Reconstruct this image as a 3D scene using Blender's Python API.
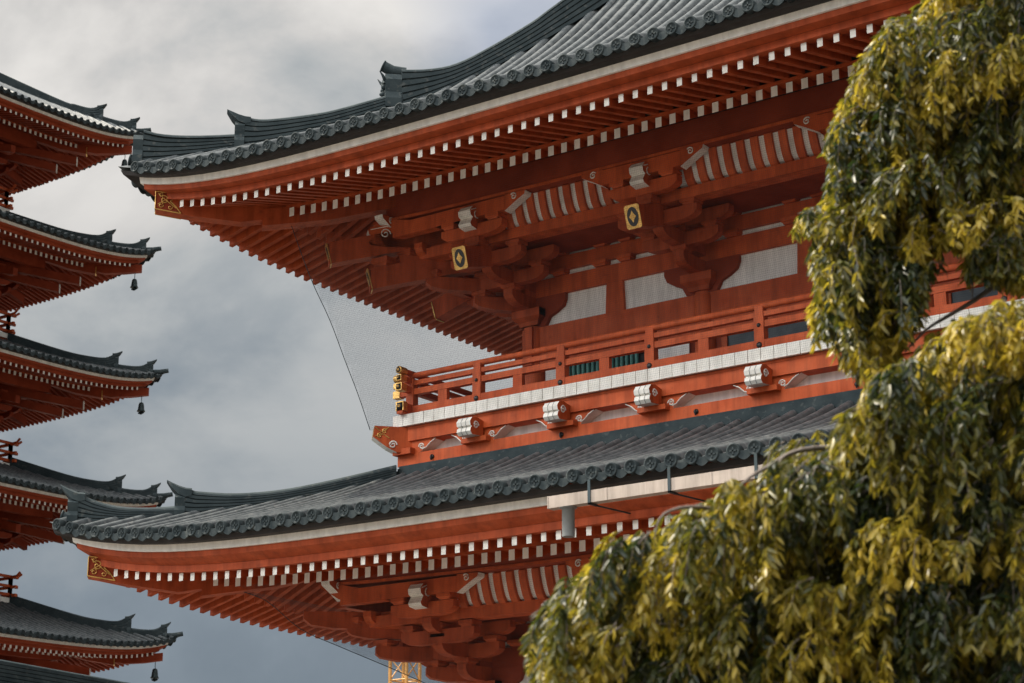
import bpy, bmesh, math, random
from mathutils import Vector, Matrix
R = math.radians
random.seed(7)
for o in list(bpy.data.objects): bpy.data.objects.remove(o)
S = bpy.context.scene
col = S.collection
PI = math.pi

# ------------------------------------------------------------------ camera
EYE = Vector((0, 0, 1.6)); PITCH = R(16.48); YAW = R(35.96); FPX = 1991.0
cam = bpy.data.cameras.new('camera'); co = bpy.data.objects.new('camera', cam); col.objects.link(co)
cam.sensor_width = 36; cam.lens = FPX / 1024 * 36; cam.clip_end = 6000; cam.clip_start = .1
co.location = EYE; co.rotation_euler = (PI / 2 + PITCH, 0, YAW)
cam.dof.use_dof = True; cam.dof.focus_distance = 40; cam.dof.aperture_fstop = 2.3
S.camera = co
FW = Vector((-math.sin(YAW) * math.cos(PITCH), math.cos(YAW) * math.cos(PITCH), math.sin(PITCH)))
RT = Vector((math.cos(YAW), math.sin(YAW), 0)); UP = RT.cross(FW)
def ray(x, y): return (FW * FPX + RT * (x - 512) + UP * (341.5 - y)).normalized()
FH = Vector((-math.sin(YAW), math.cos(YAW), 0))
def at(x, y, d):                      # the point seen at pixel x, y, d metres ahead
    r = ray(x, y); return EYE + r * (d / r.dot(FH))
def on_y(x, y, Y): r = ray(x, y); return EYE + r * ((Y - EYE.y) / r.y)

# ------------------------------------------------------------------ sky, sun, exposure
SUN = Vector((-.70, -.20, 1.0)).normalized()
el = math.asin(SUN.z); az = math.atan2(SUN.x, SUN.y)
w = bpy.data.worlds.new('World'); S.world = w; w.use_nodes = True
nt = w.node_tree; nt.nodes.clear()
def N(tree, t, **k):
    n = tree.nodes.new(t)
    for a, b in k.items(): setattr(n, a, b)
    return n
def ramp(tree, fac, stops, interp='LINEAR'):
    n = N(tree, 'ShaderNodeValToRGB'); n.color_ramp.interpolation = interp
    while len(n.color_ramp.elements) < len(stops): n.color_ramp.elements.new(.5)
    for e, (p, c) in zip(n.color_ramp.elements, stops):
        e.position = p; e.color = (c, c, c, 1) if not isinstance(c, tuple) else (*c, 1)
    tree.links.new(fac, n.inputs[0]); return n
L = nt.links.new
out = N(nt, 'ShaderNodeOutputWorld'); bg = N(nt, 'ShaderNodeBackground')
sky = N(nt, 'ShaderNodeTexSky', sky_type='NISHITA', sun_disc=False, sun_elevation=el, sun_rotation=az % (2 * PI))
sky.air_density = 1.0; sky.dust_density = 1.5
bg.inputs['Strength'].default_value = .1
tc = N(nt, 'ShaderNodeTexCoord')
mp = N(nt, 'ShaderNodeMapping'); mp.inputs['Location'].default_value = (3.19208, 15.94294, 2.77535); mp.inputs['Scale'].default_value = (1, 1, 1.5)
L(tc.outputs['Generated'], mp.inputs[0])
n1 = N(nt, 'ShaderNodeTexNoise'); n1.inputs['Scale'].default_value = 4.6; n1.inputs['Detail'].default_value = 12; n1.inputs['Roughness'].default_value = .55; n1.inputs['Distortion'].default_value = .25
n2 = N(nt, 'ShaderNodeTexNoise'); n2.inputs['Scale'].default_value = 2.2; n2.inputs['Detail'].default_value = 4
L(mp.outputs[0], n1.inputs['Vector']); L(mp.outputs[0], n2.inputs['Vector'])
def math2(tree, op, a, b=None):
    n = N(tree, 'ShaderNodeMath', operation=op)
    for i, v in enumerate((a, b)):
        if v is None: continue
        if isinstance(v, (int, float)): n.inputs[i].default_value = v
        else: tree.links.new(v, n.inputs[i])
    return n.outputs[0]
sep = N(nt, 'ShaderNodeSeparateXYZ'); L(tc.outputs['Generated'], sep.inputs[0])
# cloud density follows height above the horizon and a slow noise; the bank low in the sky is heavier
elev = ramp(nt, sep.outputs['Z'], [(0, .10), (.10, .21), (.2, .29), (.28, .46), (.34, .72), (.44, .88), (.6, .9)])
grain = ramp(nt, n1.outputs['Fac'], [(.36, .44), (.45, .68), (.52, .95), (.60, 1.2), (.68, 1.28)])
bright = math2(nt, 'MULTIPLY', elev.outputs[0], grain.outputs[0])
tint = ramp(nt, bright, [(0, (.09, .115, .14)), (.2, (.15, .18, .21)), (.45, (.295, .31, .318)), (.72, (.42, .412, .402)), (1, (.53, .515, .495))])
# added glow: unseen sky behind the camera brightened to light the shaded facade
dot = N(nt, 'ShaderNodeVectorMath', operation='DOT_PRODUCT'); L(tc.outputs['Generated'], dot.inputs[0]); dot.inputs[1].default_value = Vector((-.30, -.56, .77)).normalized()
boost = ramp(nt, dot.outputs['Value'], [(.42, 0), (.68, .32), (.90, 1)])
bm = math2(nt, 'ADD', math2(nt, 'MULTIPLY', boost.outputs[0], 84.0), 12.8)
vm = N(nt, 'ShaderNodeVectorMath', operation='SCALE'); L(tint.outputs[0], vm.inputs[0]); L(bm, vm.inputs['Scale'])
gap = ramp(nt, n2.outputs['Fac'], [(.58, 0), (.68, .5)])
mix = N(nt, 'ShaderNodeMixRGB'); L(gap.outputs[0], mix.inputs[0]); L(vm.outputs[0], mix.inputs[1]); L(sky.outputs[0], mix.inputs[2])
L(mix.outputs[0], bg.inputs[0]); L(bg.outputs[0], out.inputs[0])
sl = bpy.data.lights.new('sun', 'SUN'); sl.energy = 5.0; sl.angle = R(.6); sl.color = (1, .90, .74)
so = bpy.data.objects.new('sun', sl); col.objects.link(so); so.rotation_euler = SUN.to_track_quat('Z', 'Y').to_euler()
S.view_settings.view_transform = 'Standard'; S.view_settings.look = 'None'; S.view_settings.gamma = 1; S.view_settings.exposure = 0.25
S.view_settings.use_curve_mapping = False

# ------------------------------------------------------------------ materials
def mat(name, c, rough=.5, c2=None, scale=3.0, bump=0.0, bscale=30, metal=0.0, spec=.5, stretch=(1, 1, 1), fine=None, streak=0.0):
    m = bpy.data.materials.new(name); m.use_nodes = True; t = m.node_tree; b = t.nodes['Principled BSDF']
    b.inputs['Roughness'].default_value = rough; b.inputs['Metallic'].default_value = metal
    b.inputs['Specular IOR Level'].default_value = spec
    tcn = N(t, 'ShaderNodeTexCoord'); mpn = N(t, 'ShaderNodeMapping'); mpn.inputs['Scale'].default_value = stretch
    t.links.new(tcn.outputs['Object'], mpn.inputs[0])
    nz = N(t, 'ShaderNodeTexNoise'); nz.inputs['Scale'].default_value = scale; nz.inputs['Detail'].default_value = 6; nz.inputs['Roughness'].default_value = .6
    t.links.new(mpn.outputs[0], nz.inputs['Vector'])
    c2 = c2 or tuple(x * .75 for x in c)
    rp = ramp(t, nz.outputs['Fac'], [(.3, c2), (.62, c)])
    src = rp.outputs[0]
    if fine:
        nf = N(t, 'ShaderNodeTexNoise'); nf.inputs['Scale'].default_value = fine[0]; nf.inputs['Detail'].default_value = 3
        t.links.new(mpn.outputs[0], nf.inputs['Vector'])
        fr = ramp(t, nf.outputs['Fac'], [(fine[1], 0), (fine[1] + .08, fine[2])])
        mx = N(t, 'ShaderNodeMixRGB'); t.links.new(fr.outputs[0], mx.inputs[0]); t.links.new(src, mx.inputs[1]); mx.inputs[2].default_value = (*fine[3], 1)
        src = mx.outputs[0]
    if streak:
        m2_ = N(t, 'ShaderNodeMapping'); m2_.inputs['Scale'].default_value = (5.5, 5.5, .5); t.links.new(tcn.outputs['Object'], m2_.inputs[0])
        ns = N(t, 'ShaderNodeTexNoise'); ns.inputs['Scale'].default_value = 1.0; ns.inputs['Detail'].default_value = 7; ns.inputs['Roughness'].default_value = .65
        t.links.new(m2_.outputs[0], ns.inputs['Vector']); sr = ramp(t, ns.outputs['Fac'], [(.42, 1.0), (.62, 1 - streak)])
        mx = N(t, 'ShaderNodeMixRGB', blend_type='MULTIPLY'); mx.inputs[0].default_value = 1; t.links.new(src, mx.inputs[1]); t.links.new(sr.outputs[0], mx.inputs[2]); src = mx.outputs[0]
    t.links.new(src, b.inputs['Base Color'])
    rr = ramp(t, nz.outputs['Fac'], [(.3, min(1, rough + .12)), (.7, max(0, rough - .08))]); t.links.new(rr.outputs[0], b.inputs['Roughness'])
    if bump:
        nb = N(t, 'ShaderNodeTexNoise'); nb.inputs['Scale'].default_value = bscale; nb.inputs['Detail'].default_value = 4
        t.links.new(mpn.outputs[0], nb.inputs['Vector'])
        bn = N(t, 'ShaderNodeBump'); bn.inputs['Strength'].default_value = bump; bn.inputs['Distance'].default_value = .02
        t.links.new(nb.outputs['Fac'], bn.inputs['Height']); t.links.new(bn.outputs[0], b.inputs['Normal'])
    return m
RED = mat('vermilion_paint', (.54, .104, .030), .55, (.41, .066, .018), 1.6, .10, 14, spec=.18, streak=.3, fine=(5, .66, .45, (.27, .05, .02)))
EAVE = mat('shaded_vermilion_paint', (.42, .080, .026), .6, (.30, .052, .017), 1.6, .1, 14, spec=.15, streak=.3, fine=(5, .64, .4, (.22, .045, .02)))  # same vermilion, deepened: shade under the eaves is put into the colour
PRED = mat('dark_vermilion_paint', (.27, .046, .018), .65, (.18, .028, .011), 1.2, .1, 14, spec=.15)  # darkest red: shade of soffits, purlins and recesses is put into the colour
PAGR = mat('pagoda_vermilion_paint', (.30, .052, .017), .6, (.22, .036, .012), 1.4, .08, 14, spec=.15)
WHITE = mat('chalk_white_paint', (.80, .77, .71), .6, (.68, .65, .59), 5, .05, 30, streak=.16, fine=(9, .68, .4, (.45, .42, .38)))
PLASTER = mat('white_plaster', (.84, .83, .79), .8, (.74, .73, .69), 1.5, .06, 25, streak=.22)
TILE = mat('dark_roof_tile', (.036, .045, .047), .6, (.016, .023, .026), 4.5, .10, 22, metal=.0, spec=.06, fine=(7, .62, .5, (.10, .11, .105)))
FIELD = mat('grey_field_tile', (.098, .108, .112), .42, (.036, .044, .048), 5.5, .06, 22, spec=.2, fine=(7, .60, .25, (.26, .26, .25)))  # lighter than the end tiles; sun on the upward faces put into the colour
TILED = mat('weathered_roof_tile', (.040, .053, .057), .65, (.024, .034, .038), 2.5, .2, 22, spec=.08, fine=(8, .6, .5, (.10, .105, .10)))
DARK = mat('shadow_gap_timber', (.018, .015, .014), .8)
GOLD = mat('gilt_metal', (.74, .45, .14), .36, (.42, .24, .07), 9, .1, 40, metal=.85)
BLACK = mat('black_lacquer', (.012, .012, .013), .35)
TEAL = mat('green_lattice_paint', (.045, .20, .17), .5, (.03, .14, .12), 4)
GLASS = mat('dark_window_panel', (.016, .026, .034), .35, (.01, .018, .024), 3, spec=.3)
CREAM = mat('cream_gutter_metal', (.42, .35, .295), .6, (.33, .275, .23), 1.6, spec=.25, streak=.3, fine=(4, .6, .35, (.36, .27, .2)))
GREYM = mat('grey_metal', (.17, .178, .175), .55, (.12, .128, .126), 3, metal=.1)
BRONZE = mat('dark_bronze', (.03, .045, .05), .45, (.02, .03, .03), 6, metal=.5)
NETM = mat('net_cord', (.07, .075, .08), .8, spec=.1)
STONE = mat('stone_paving', (.155, .136, .115), .85, (.115, .102, .09), .6, .1, 8)
GRAN = mat('granite', (.34, .33, .31), .8, (.27, .26, .25), 3, .1, 20)
YEL = mat('yellow_steel_paint', (.62, .33, .10), .5, (.5, .25, .07), 4)
BARK = mat('bark', (.16, .13, .11), .85, (.09, .075, .065), 9, .6, 30, stretch=(1, 1, .3))

# ------------------------------------------------------------------ mesh builder
class MB:
    def __init__(s): s.v = []; s.f = []; s.m = []; s.sm = []
    def add(s, vs, fs, mi=0, smooth=False):
        b = len(s.v); s.v += [tuple(p) for p in vs]
        for f in fs: s.f.append([b + i for i in f]); s.m.append(mi); s.sm.append(smooth)
    def box(s, a, b, mi=0):
        x0, y0, z0 = a; x1, y1, z1 = b
        s.add([(x0, y0, z0), (x1, y0, z0), (x1, y1, z0), (x0, y1, z0), (x0, y0, z1), (x1, y0, z1), (x1, y1, z1), (x0, y1, z1)],
              [(0, 3, 2, 1), (4, 5, 6, 7), (0, 1, 5, 4), (1, 2, 6, 5), (2, 3, 7, 6), (3, 0, 4, 7)], mi)
    def loft(s, secs, mi=0, closed=True, caps=True, smooth=False):
        n = len(secs[0]); vs = [p for q in secs for p in q]; fs = []
        for i in range(len(secs) - 1):
            for j in range(n if closed else n - 1):
                k = (j + 1) % n; fs.append((i * n + j, i * n + k, (i + 1) * n + k, (i + 1) * n + j))
        s.add(vs, fs, mi, smooth)
        if caps and closed:
            s.add(secs[0], [tuple(range(n))[::-1]], mi); s.add(secs[-1], [tuple(range(n))], mi)
    def prism(s, poly, o, ex, ey, ez, mi=0, emi=None):    # polygon in the plane (ex, ey) at o, pushed along ez; emi: material of chosen edges
        o = Vector(o); a = [o + ex * p[0] + ey * p[1] for p in poly]; b = [p + ez for p in a]; n = len(poly)
        s.add(a, [tuple(range(n))], mi); s.add(b, [tuple(range(n))[::-1]], mi)
        for i in range(n):
            k = (i + 1) % n; m = emi.get(i, mi) if emi else mi
            s.add([a[i], a[k], b[k], b[i]], [(0, 3, 2, 1)], m)
    def tube(s, pts, r, n=6, mi=0, caps=True, smooth=True):
        pts = [Vector(p) for p in pts]; secs = []
        for i, p in enumerate(pts):
            d = (pts[min(i + 1, len(pts) - 1)] - pts[max(i - 1, 0)]).normalized()
            u = d.cross(Vector((0, 0, 1)))
            if u.length < 1e-3: u = d.cross(Vector((1, 0, 0)))
            u.normalize(); q = d.cross(u); rr = r[i] if isinstance(r, (list, tuple)) else r
            secs.append([p + (u * math.cos(2 * PI * k / n) + q * math.sin(2 * PI * k / n)) * rr for k in range(n)])
        s.loft(secs, mi, True, caps, smooth)
    def lathe(s, prof, o, axis=Vector((0, 0, 1)), n=16, mi=0, smooth=True):
        axis = Vector(axis).normalized(); u = axis.cross(Vector((0, 0, 1)))
        if u.length < 1e-3: u = Vector((1, 0, 0))
        u.normalize(); q = axis.cross(u); o = Vector(o)
        s.loft([[o + axis * h + (u * math.cos(2 * PI * k / n) + q * math.sin(2 * PI * k / n)) * r for k in range(n)] for r, h in prof], mi, True, True, smooth)
    def build(s, name, mats, parent=None, fix=True):
        me = bpy.data.meshes.new(name); me.from_pydata(s.v, [], s.f)
        for m in (mats if isinstance(mats, (list, tuple)) else [mats]): me.materials.append(m)
        me.polygons.foreach_set('material_index', s.m); me.polygons.foreach_set('use_smooth', s.sm); me.update()
        if fix:
            b = bmesh.new(); b.from_mesh(me); bmesh.ops.recalc_face_normals(b, faces=b.faces); b.to_mesh(me); b.free()
        o = bpy.data.objects.new(name, me); col.objects.link(o)
        if parent: o.parent = parent
        return o
def thing(name, loc, label, cat, group=None):
    o = bpy.data.objects.new(name, None); col.objects.link(o); o.location = loc; o.empty_display_size = .3
    o['label'] = label; o['category'] = cat
    if group: o['group'] = group
    return o
def tag(o, label, cat, group=None, kind=None):
    o['label'] = label; o['category'] = cat
    if group: o['group'] = group
    if kind: o['kind'] = kind
    return o
X, Y, Z = Vector((1, 0, 0)), Vector((0, 1, 0)), Vector((0, 0, 1))
def lerp(tab, x):
    tab = sorted(tab)
    if x <= tab[0][0]: return tab[0][1] + (tab[1][1] - tab[0][1]) / (tab[1][0] - tab[0][0]) * (x - tab[0][0])
    for (a, p), (b, q) in zip(tab, tab[1:]):
        if x <= b: return p + (q - p) * (x - a) / (b - a)
    (a, p), (b, q) = tab[-2:]; return q + (q - p) / (b - a) * (x - b)
def smooth_tab(tab, n=6):             # Catmull-Rom through (v, z) knots
    t = sorted(tab); o = []
    for i in range(len(t) - 1):
        p0, p1, p2, p3 = t[max(i - 1, 0)], t[i], t[i + 1], t[min(i + 2, len(t) - 1)]
        for k in range(n):
            s = k / n; s2, s3 = s * s, s ** 3
            o.append(tuple(.5 * (2 * b + (c - a) * s + (2 * a - 5 * b + 4 * c - d) * s2 + (3 * b - a - 3 * c + d) * s3) for a, b, c, d in zip(p0, p1, p2, p3)))
    return o + [t[-1]]

# ------------------------------------------------------------------ one tiled storey: eaves, rafters, roof and hip ridges
class Storey:
    """A rectangular body W x D whose corner stands at (x0, y0); v is the distance out from the wall, t the run along a side."""
    def __init__(s, x0, y0, z0, W, D, k=1.0, lift=.64, fe=0.0, prof=None, vref=6.1, base=(3.75, 15.35)):
        s.base = base
        s.x0, s.y0, s.z0, s.W, s.D, s.k, s.lift, s.fe, s.prof, s.vref = x0, y0, z0, W, D, k, lift, fe, prof, vref
    def run(s, side): return s.W if side in ('front', 'back') else s.D
    def P(s, side, t, v, z):
        if side == 'front': return Vector((s.x0 + t, s.y0 - v, z))
        if side == 'back': return Vector((s.x0 + t, s.y0 + s.D + v, z))
        if side == 'left': return Vector((s.x0 - v, s.y0 + t, z))
        return Vector((s.x0 + s.W + v, s.y0 + t, z))
    def out(s, side): return {'front': -Y, 'back': Y, 'left': -X, 'right': X}[side]
    def along(s, side): return X if side in ('front', 'back') else Y
    def rise(s, t, v, Ls):
        g = (max(v, 0) / s.vref) ** 2; dec = 1.95 * s.k
        return s.lift * g * (math.exp(-max(t + v, 0) / dec) + math.exp(-max(Ls - t + v, 0) / dec))
    def zz(s, z): return s.z0 + z                                      # section heights are written in the upper storey's own numbers
    def sweep(s, mb, side, sec, mi=0, n=40):
        Ls = s.run(side); secs = []
        for i in range(n + 1):
            f = i / n; f = f - math.sin(4 * PI * f) / (4 * PI) * 0 ; f = .5 - .5 * math.cos(PI * f)
            ring = []
            for v, z in sec:
                t = -v + f * (Ls + 2 * v); ring.append(s.P(side, t, v, s.zz(z) + s.rise(t, v, Ls)))
            secs.append(ring)
        mb.loft(secs, mi)
    def roofz(s, t, v, Ls): return lerp(s.prof, v) + s.rise(t, v, Ls)

def eave_boards(st, parent, sides, q=lambda v, z: (v, z)):
    e = st.fe; mb = MB(); bv, bz = st.base
    Q = lambda pts: [q(v, z) for v, z in pts]
    for sd in sides:
        st.sweep(mb, sd, Q([(5.69, 15.735 + e), (6.0, 15.72 + e), (6.04, 15.80 + e), (5.6, 15.86 + e)]), 2)
        st.sweep(mb, sd, Q([(5.50, 15.60 + e), (5.75, 15.60 + e), (5.77, 15.73 + e), (5.50, 15.73 + e)]), 1)
        st.sweep(mb, sd, Q([(5.48, 15.475), (5.69, 15.495 + e), (5.70, 15.597 + e), (5.48, 15.62 + e)]), 0)
        st.sweep(mb, sd, Q([(5.29, 15.350), (5.475, 15.347), (5.475, 15.473), (5.29, 15.49)]), 0)
        st.sweep(mb, sd, Q([(bv - .05, bz + .40), (5.285, 15.352), (5.285, 15.392), (bv - .05, bz + .44)]), 3)
        st.sweep(mb, sd, Q([(bv - .2, bz + .196), (bv + .03, bz + .196), (bv + .03, bz + .255), (bv - .2, bz + .35)]), 0)
        st.sweep(mb, sd, Q([(-.15, bz + .20 + .486 * (bv + .15)), (bv - .21, bz + .20 + .486 * .2), (bv - .21, bz + .24 + .486 * .2), (-.15, bz + .24 + .486 * (bv + .15))]), 3)
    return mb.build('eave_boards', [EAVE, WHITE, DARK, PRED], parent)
def rafter_mb(mb, st, side, t, a, b, wd, ht, mw=1):
    """one straight rafter from the outer end a=(v,z) to the inner end b, cut off at the hip; its outer end is painted white"""
    Ls = st.run(side); vmin = max(b[0], -t + .05, -(Ls - t) + .05)
    if vmin >= a[0] - .1: return False
    f = (a[0] - vmin) / (a[0] - b[0]); zb = a[1] + (b[1] - a[1]) * f
    p = st.P(side, t, a[0], st.zz(a[1]) + st.rise(t, a[0], Ls)); q = st.P(side, t, vmin, st.zz(zb) + st.rise(t, vmin, Ls))
    ex = st.along(side) * (wd / 2); up = Z * ht
    A = [p - ex, p + ex, p + ex + up, p - ex + up]; B = [q - ex, q + ex, q + ex + up, q - ex + up]
    # the white end block stands 4 mm proud of the shaft
    d = (p - q).normalized(); eo = st.along(side) * 0
    mb.add(A + B, [(0, 1, 5, 4), (1, 2, 6, 5), (2, 3, 7, 6), (3, 0, 4, 7), (4, 5, 6, 7)], 0)
    A2 = A
    F2 = [v + d * .012 for v in A2]; B2 = [v + d * .002 for v in A2]
    mb.add(F2 + B2, [(0, 1, 2, 3)], mw)
    mb.add(F2 + B2, [(0, 4, 5, 1), (1, 5, 6, 2), (2, 6, 7, 3), (3, 7, 4, 0)], 0)
    return True
def hip_dirs(st):                      # corner, outward diagonal, sides that meet there
    return {'fl': (Vector((st.x0, st.y0, 0)), Vector((-1, -1, 0))), 'fr': (Vector((st.x0 + st.W, st.y0, 0)), Vector((1, -1, 0))),
            'bl': (Vector((st.x0, st.y0 + st.D, 0)), Vector((-1, 1, 0))), 'br': (Vector((st.x0 + st.W, st.y0 + st.D, 0)), Vector((1, 1, 0)))}
def diag_beam(mb, c, d, pts, wd, mi=0, endmi=None):
    """beam along a hip: pts are (v, z bottom, z top) from outside in"""
    n = Vector((-d.y, d.x, 0)).normalized() * (wd / 2); secs = []
    for v, zb, zt in pts:
        p = c + d * v; secs.append([p - n + Z * zb, p + n + Z * zb, p + n + Z * zt, p - n + Z * zt])
    mb.loft(secs, mi, True, True)
    if endmi is not None:
        q = [x + d.normalized() * .006 for x in secs[0]]; mb.add(q, [(0, 1, 2, 3)], endmi)
def tile_field(st, parent, sides, vtop, pitch=.361, ve=6.08, rr=.104, ridges=True, gable=None, discs=('front',), name='tile_roof', zdisc=0.0):
    mb = MB(); tile = [0.0]
    for sd in sides:
        Ls = st.run(sd); vt = vtop[sd] if isinstance(vtop, dict) else vtop
        def vend(t): return max(vt, -t, -(Ls - t))
        # the pan bed
        nv, ntt = 10, 44
        grid = []
        for j in range(nv + 1):
            v = ve + (vt - ve) * j / nv; row = []
            for i in range(ntt + 1):
                f = .5 - .5 * math.cos(PI * i / ntt); vv = v
                t = -vv + f * (Ls + 2 * vv) if Ls + 2 * vv > 0 else Ls / 2
                row.append(st.P(sd, t, vv, st.roofz(t, vv, Ls)))
            grid.append(row)
        mb.loft(grid, 0, False, False, True)
        nr = int((Ls + 2 * ve) / pitch); t0 = Ls / 2 - (nr - 1) / 2 * pitch
        for i in range(nr):
            t = t0 + i * pitch; v1 = vend(t) + .1
            if v1 > ve - .15: continue
            ns = max(2, int((ve - v1) / .5) + 1); secs = []; ex = st.along(sd)
            for k in range(ns + 1):
                v = ve + .03 + (v1 - ve) * k / ns; p = st.P(sd, t, v, st.roofz(t, v, Ls) + .02)
                secs.append([p + ex * (rr * .86 * math.cos(a)) + Z * (rr * 1.12 * math.sin(a)) for a in (0, PI * .22, PI * .4, PI * .6, PI * .78, PI)])
            mb.loft(secs, 0, False, False, True)
            if sd in discs:                                           # round end tile with a raised rim and crest, curved pan tile beside it
                o = st.out(sd); p = st.P(sd, t, ve, st.roofz(t, ve, Ls) + .005) + o * .03
                mb.lathe([(rr * .95, -.12), (rr * 1.12, -.1), (rr * 1.12, .045), (rr * .92, .052), (rr * .84, .036), (0.004, .036)], p, o, 14, 1)
                u = ex; cz = p + o * .037
                for ang in (0, PI / 2):
                    a = u * math.cos(ang) + Z * math.sin(ang); b = u * -math.sin(ang) + Z * math.cos(ang)
                    r = rr * .55; h = rr * .13
                    mb.add([cz - a * r - b * h, cz + a * r - b * h, cz + a * r + b * h, cz - a * r + b * h] +
                           [cz - a * r - b * h + o * .012, cz + a * r - b * h + o * .012, cz + a * r + b * h + o * .012, cz - a * r + b * h + o * .012],
                           [(4, 5, 6, 7), (0, 1, 5, 4), (1, 2, 6, 5), (2, 3, 7, 6), (3, 0, 4, 7)], 1)
                if i < nr - 1:
                    q = st.P(sd, t + pitch, ve, st.roofz(t + pitch, ve, Ls) + .005) + o * .03
                    top, bot = [], []
                    for f in range(9):
                        s_ = .12 + f / 8 * .76; c = p.lerp(q, s_); sag = math.sin(PI * f / 8)
                        top.append(c + Z * (.02 - .035 * sag)); bot.append(c + Z * (-.07 - .085 * sag))
                    ring = [[a, b, b + o * .03, a + o * .03] for a, b in zip(top, bot)]
                    mb.loft(ring, 1, True, True)
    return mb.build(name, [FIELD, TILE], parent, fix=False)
def hip_ridge(parent, c, d, top, st, Ls, wd=.42, horn=.0, k=1.0, name='hip_ridge', end='horn'):
    """layered ridge running up a hip; top lists (v, z of its crest)"""
    mb = MB(); n = Vector((-d.y, d.x, 0)).normalized(); dd = d.normalized()
    tab = smooth_tab(top, 4)[::-1]; secs = []; cap = []
    def base(v): return st.roofz(-v, v, Ls) - .05
    for v, z in tab:
        p = c + d * v; b = base(v); h = max(z - .09 * k - b, .06); ring = []
        lay = 5
        R_ = []
        for i in range(lay):
            z0 = b + h * i / lay; z1 = b + h * (i + .72) / lay; w0 = wd / 2 + .022 * k; w1 = wd / 2 - .008 * k
            R_ += [(w0, z0), (w0, z1), (w1, z1), (w1, b + h * (i + 1) / lay)]
        for w_, z_ in R_: ring.append(p + n * w_ + Z * z_)
        for w_, z_ in reversed(R_): ring.append(p - n * w_ + Z * z_)
        secs.append(ring); rc = .15 * k
        cap.append([p + n * (rc * 1.5 * math.cos(a)) + Z * (z - .09 * k + rc * .72 * math.sin(a)) for a in [PI * j / 8 for j in range(9)]])
    mb.loft(secs, 0, True, True)
    tipdir = None
    # crest tile, carried past the end as a rising horn
    v0, z0 = tab[0]; v1, z1 = tab[1]
    o = c + d * v0; sl = (z0 - z1) / max(v0 - v1, .01)
    ext = []; hs = []
    if end == 'horn':
        w0 = wd * .5 + .03 * k
        for s_, dz, hh, wf in ((-.12, .0, .17, 1), (0, .008, .20, 1), (.13, .045, .19, .95), (.26, .105, .12, .8), (.37, .165, .03, .5)):
            p = o + dd * (s_ * k); zt_ = z0 + dz * k; w1 = w0 * wf
            hs.append([p + n * a + Z * b for a, b in ((-w1, zt_ - hh * k), (w1, zt_ - hh * k), (w1, zt_ - .05 * k * wf), (w1 * .55, zt_), (-w1 * .55, zt_), (-w1, zt_ - .05 * k * wf))])
        mb.loft(hs, 0, True, True)
    mb.loft(ext + cap, 0, True, True, False)
    ob = mb.build(name, [TILED], parent)
    # end tile with its face
    m2 = MB(); b = base(v0); h = z0 - .12 * k - b; w2 = wd / 2 + .05 * k
    poly = [(-w2, 0), (w2, 0), (w2 * 1.02, h * .25), (w2 * .8, h * .45), (w2 * .95, h * .8), (w2 * .55, h), (-w2 * .55, h), (-w2 * .95, h * .8), (-w2 * .8, h * .45), (-w2 * 1.02, h * .25)]
    oo = c + d * v0 + Z * b
    dep = (.34 if end == 'scroll' else .2) * k
    m2.prism(poly, oo, n, Z, dd * dep, 0)
    if end == 'scroll':                                             # goblin face: brow, eyes, nose, horns; a round crest tile above
        f = oo + dd * dep
        for sx in (-1, 1):
            m2.lathe([(.055, 0), (.06, .03), (.035, .07), (.004, .08)], f + n * (sx * .10) + Z * (h * .62), dd, 10, 0)
            m2.tube([f + n * (sx * .13) + Z * (h * .78), f + n * (sx * .21) + Z * (h * .9) + dd * .06, f + n * (sx * .22) + Z * (h * 1.02) + dd * .13], [.04, .03, .008], 7, 0)
            m2.tube([f + n * (sx * .02) + Z * (h * .74) + dd * .02, f + n * (sx * .11) + Z * (h * .80) + dd * .04, f + n * (sx * .19) + Z * (h * .68) + dd * .02], .03, 6, 0)
        m2.lathe([(.06, -.01), (.065, .04), (.03, .1), (.004, .11)], f + Z * (h * .46), dd, 10, 0)
        m2.tube([f - n * .15 + Z * (h * .30), f + Z * (h * .2) + dd * .05, f + n * .15 + Z * (h * .30)], .035, 6, 0)
        e2 = c + d * v0 + Z * (z0 - .03)
        m2.tube([e2 - dd * .1, e2 + dd * .18 + Z * .03, e2 + dd * .36 + Z * .13], [.13, .125, .115], 12, 0)
        m2.lathe([(.115, 0), (.13, .01), (.13, .035), (.1, .04), (.005, .03)], e2 + dd * .36 + Z * .13, (dd + Z * .45), 14, 0)
    m2.build('ridge_end_tile', [TILED], ob)
    return ob
def spiral(mb, o, ex, ey, r, turns=1.6, th=.014, mi=1, lead=None, flip=1):
    pts = []
    for i in range(26):
        f = i / 25; a = f * turns * 2 * PI; rr = r * (.16 + .84 * f)
        pts.append(o + ex * (flip * rr * math.cos(a)) + ey * (rr * math.sin(a)))
    if lead: pts += [o + ex * (flip * a) + ey * b for a, b in lead]
    mb.tube(pts, th, 5, mi)
def arm_poly(L_, h):                  # boat-shaped bracket arm, centred
    a = L_ / 2
    return [(-a, h), (-a, h * .5), (-a + .05, h * .30), (-a + .16, h * .10), (-a + .32, 0), (a - .32, 0), (a - .16, h * .10), (a - .05, h * .30), (a, h * .5), (a, h)]
def bearing(mb, o, w_, h, mi=0):      # small bearing block with a tapered foot
    o = Vector(o); a, b = w_ / 2, w_ / 2 * .72
    sec = lambda r, z: [o + Vector((x * r, y * r, z)) for x, y in ((-1, -1), (1, -1), (1, 1), (-1, 1))]
    mb.loft([sec(b, 0), sec(b * 1.12, h * .25), sec(a, h * .45), sec(a, h)], mi)
def xarm(mb, c, ax_, L_, h, wd, mi=0):
    ez = ax_.cross(Z).normalized() * wd
    mb.prism(arm_poly(L_, h), Vector(c) - ez / 2, ax_, Z, ez, mi)
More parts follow.
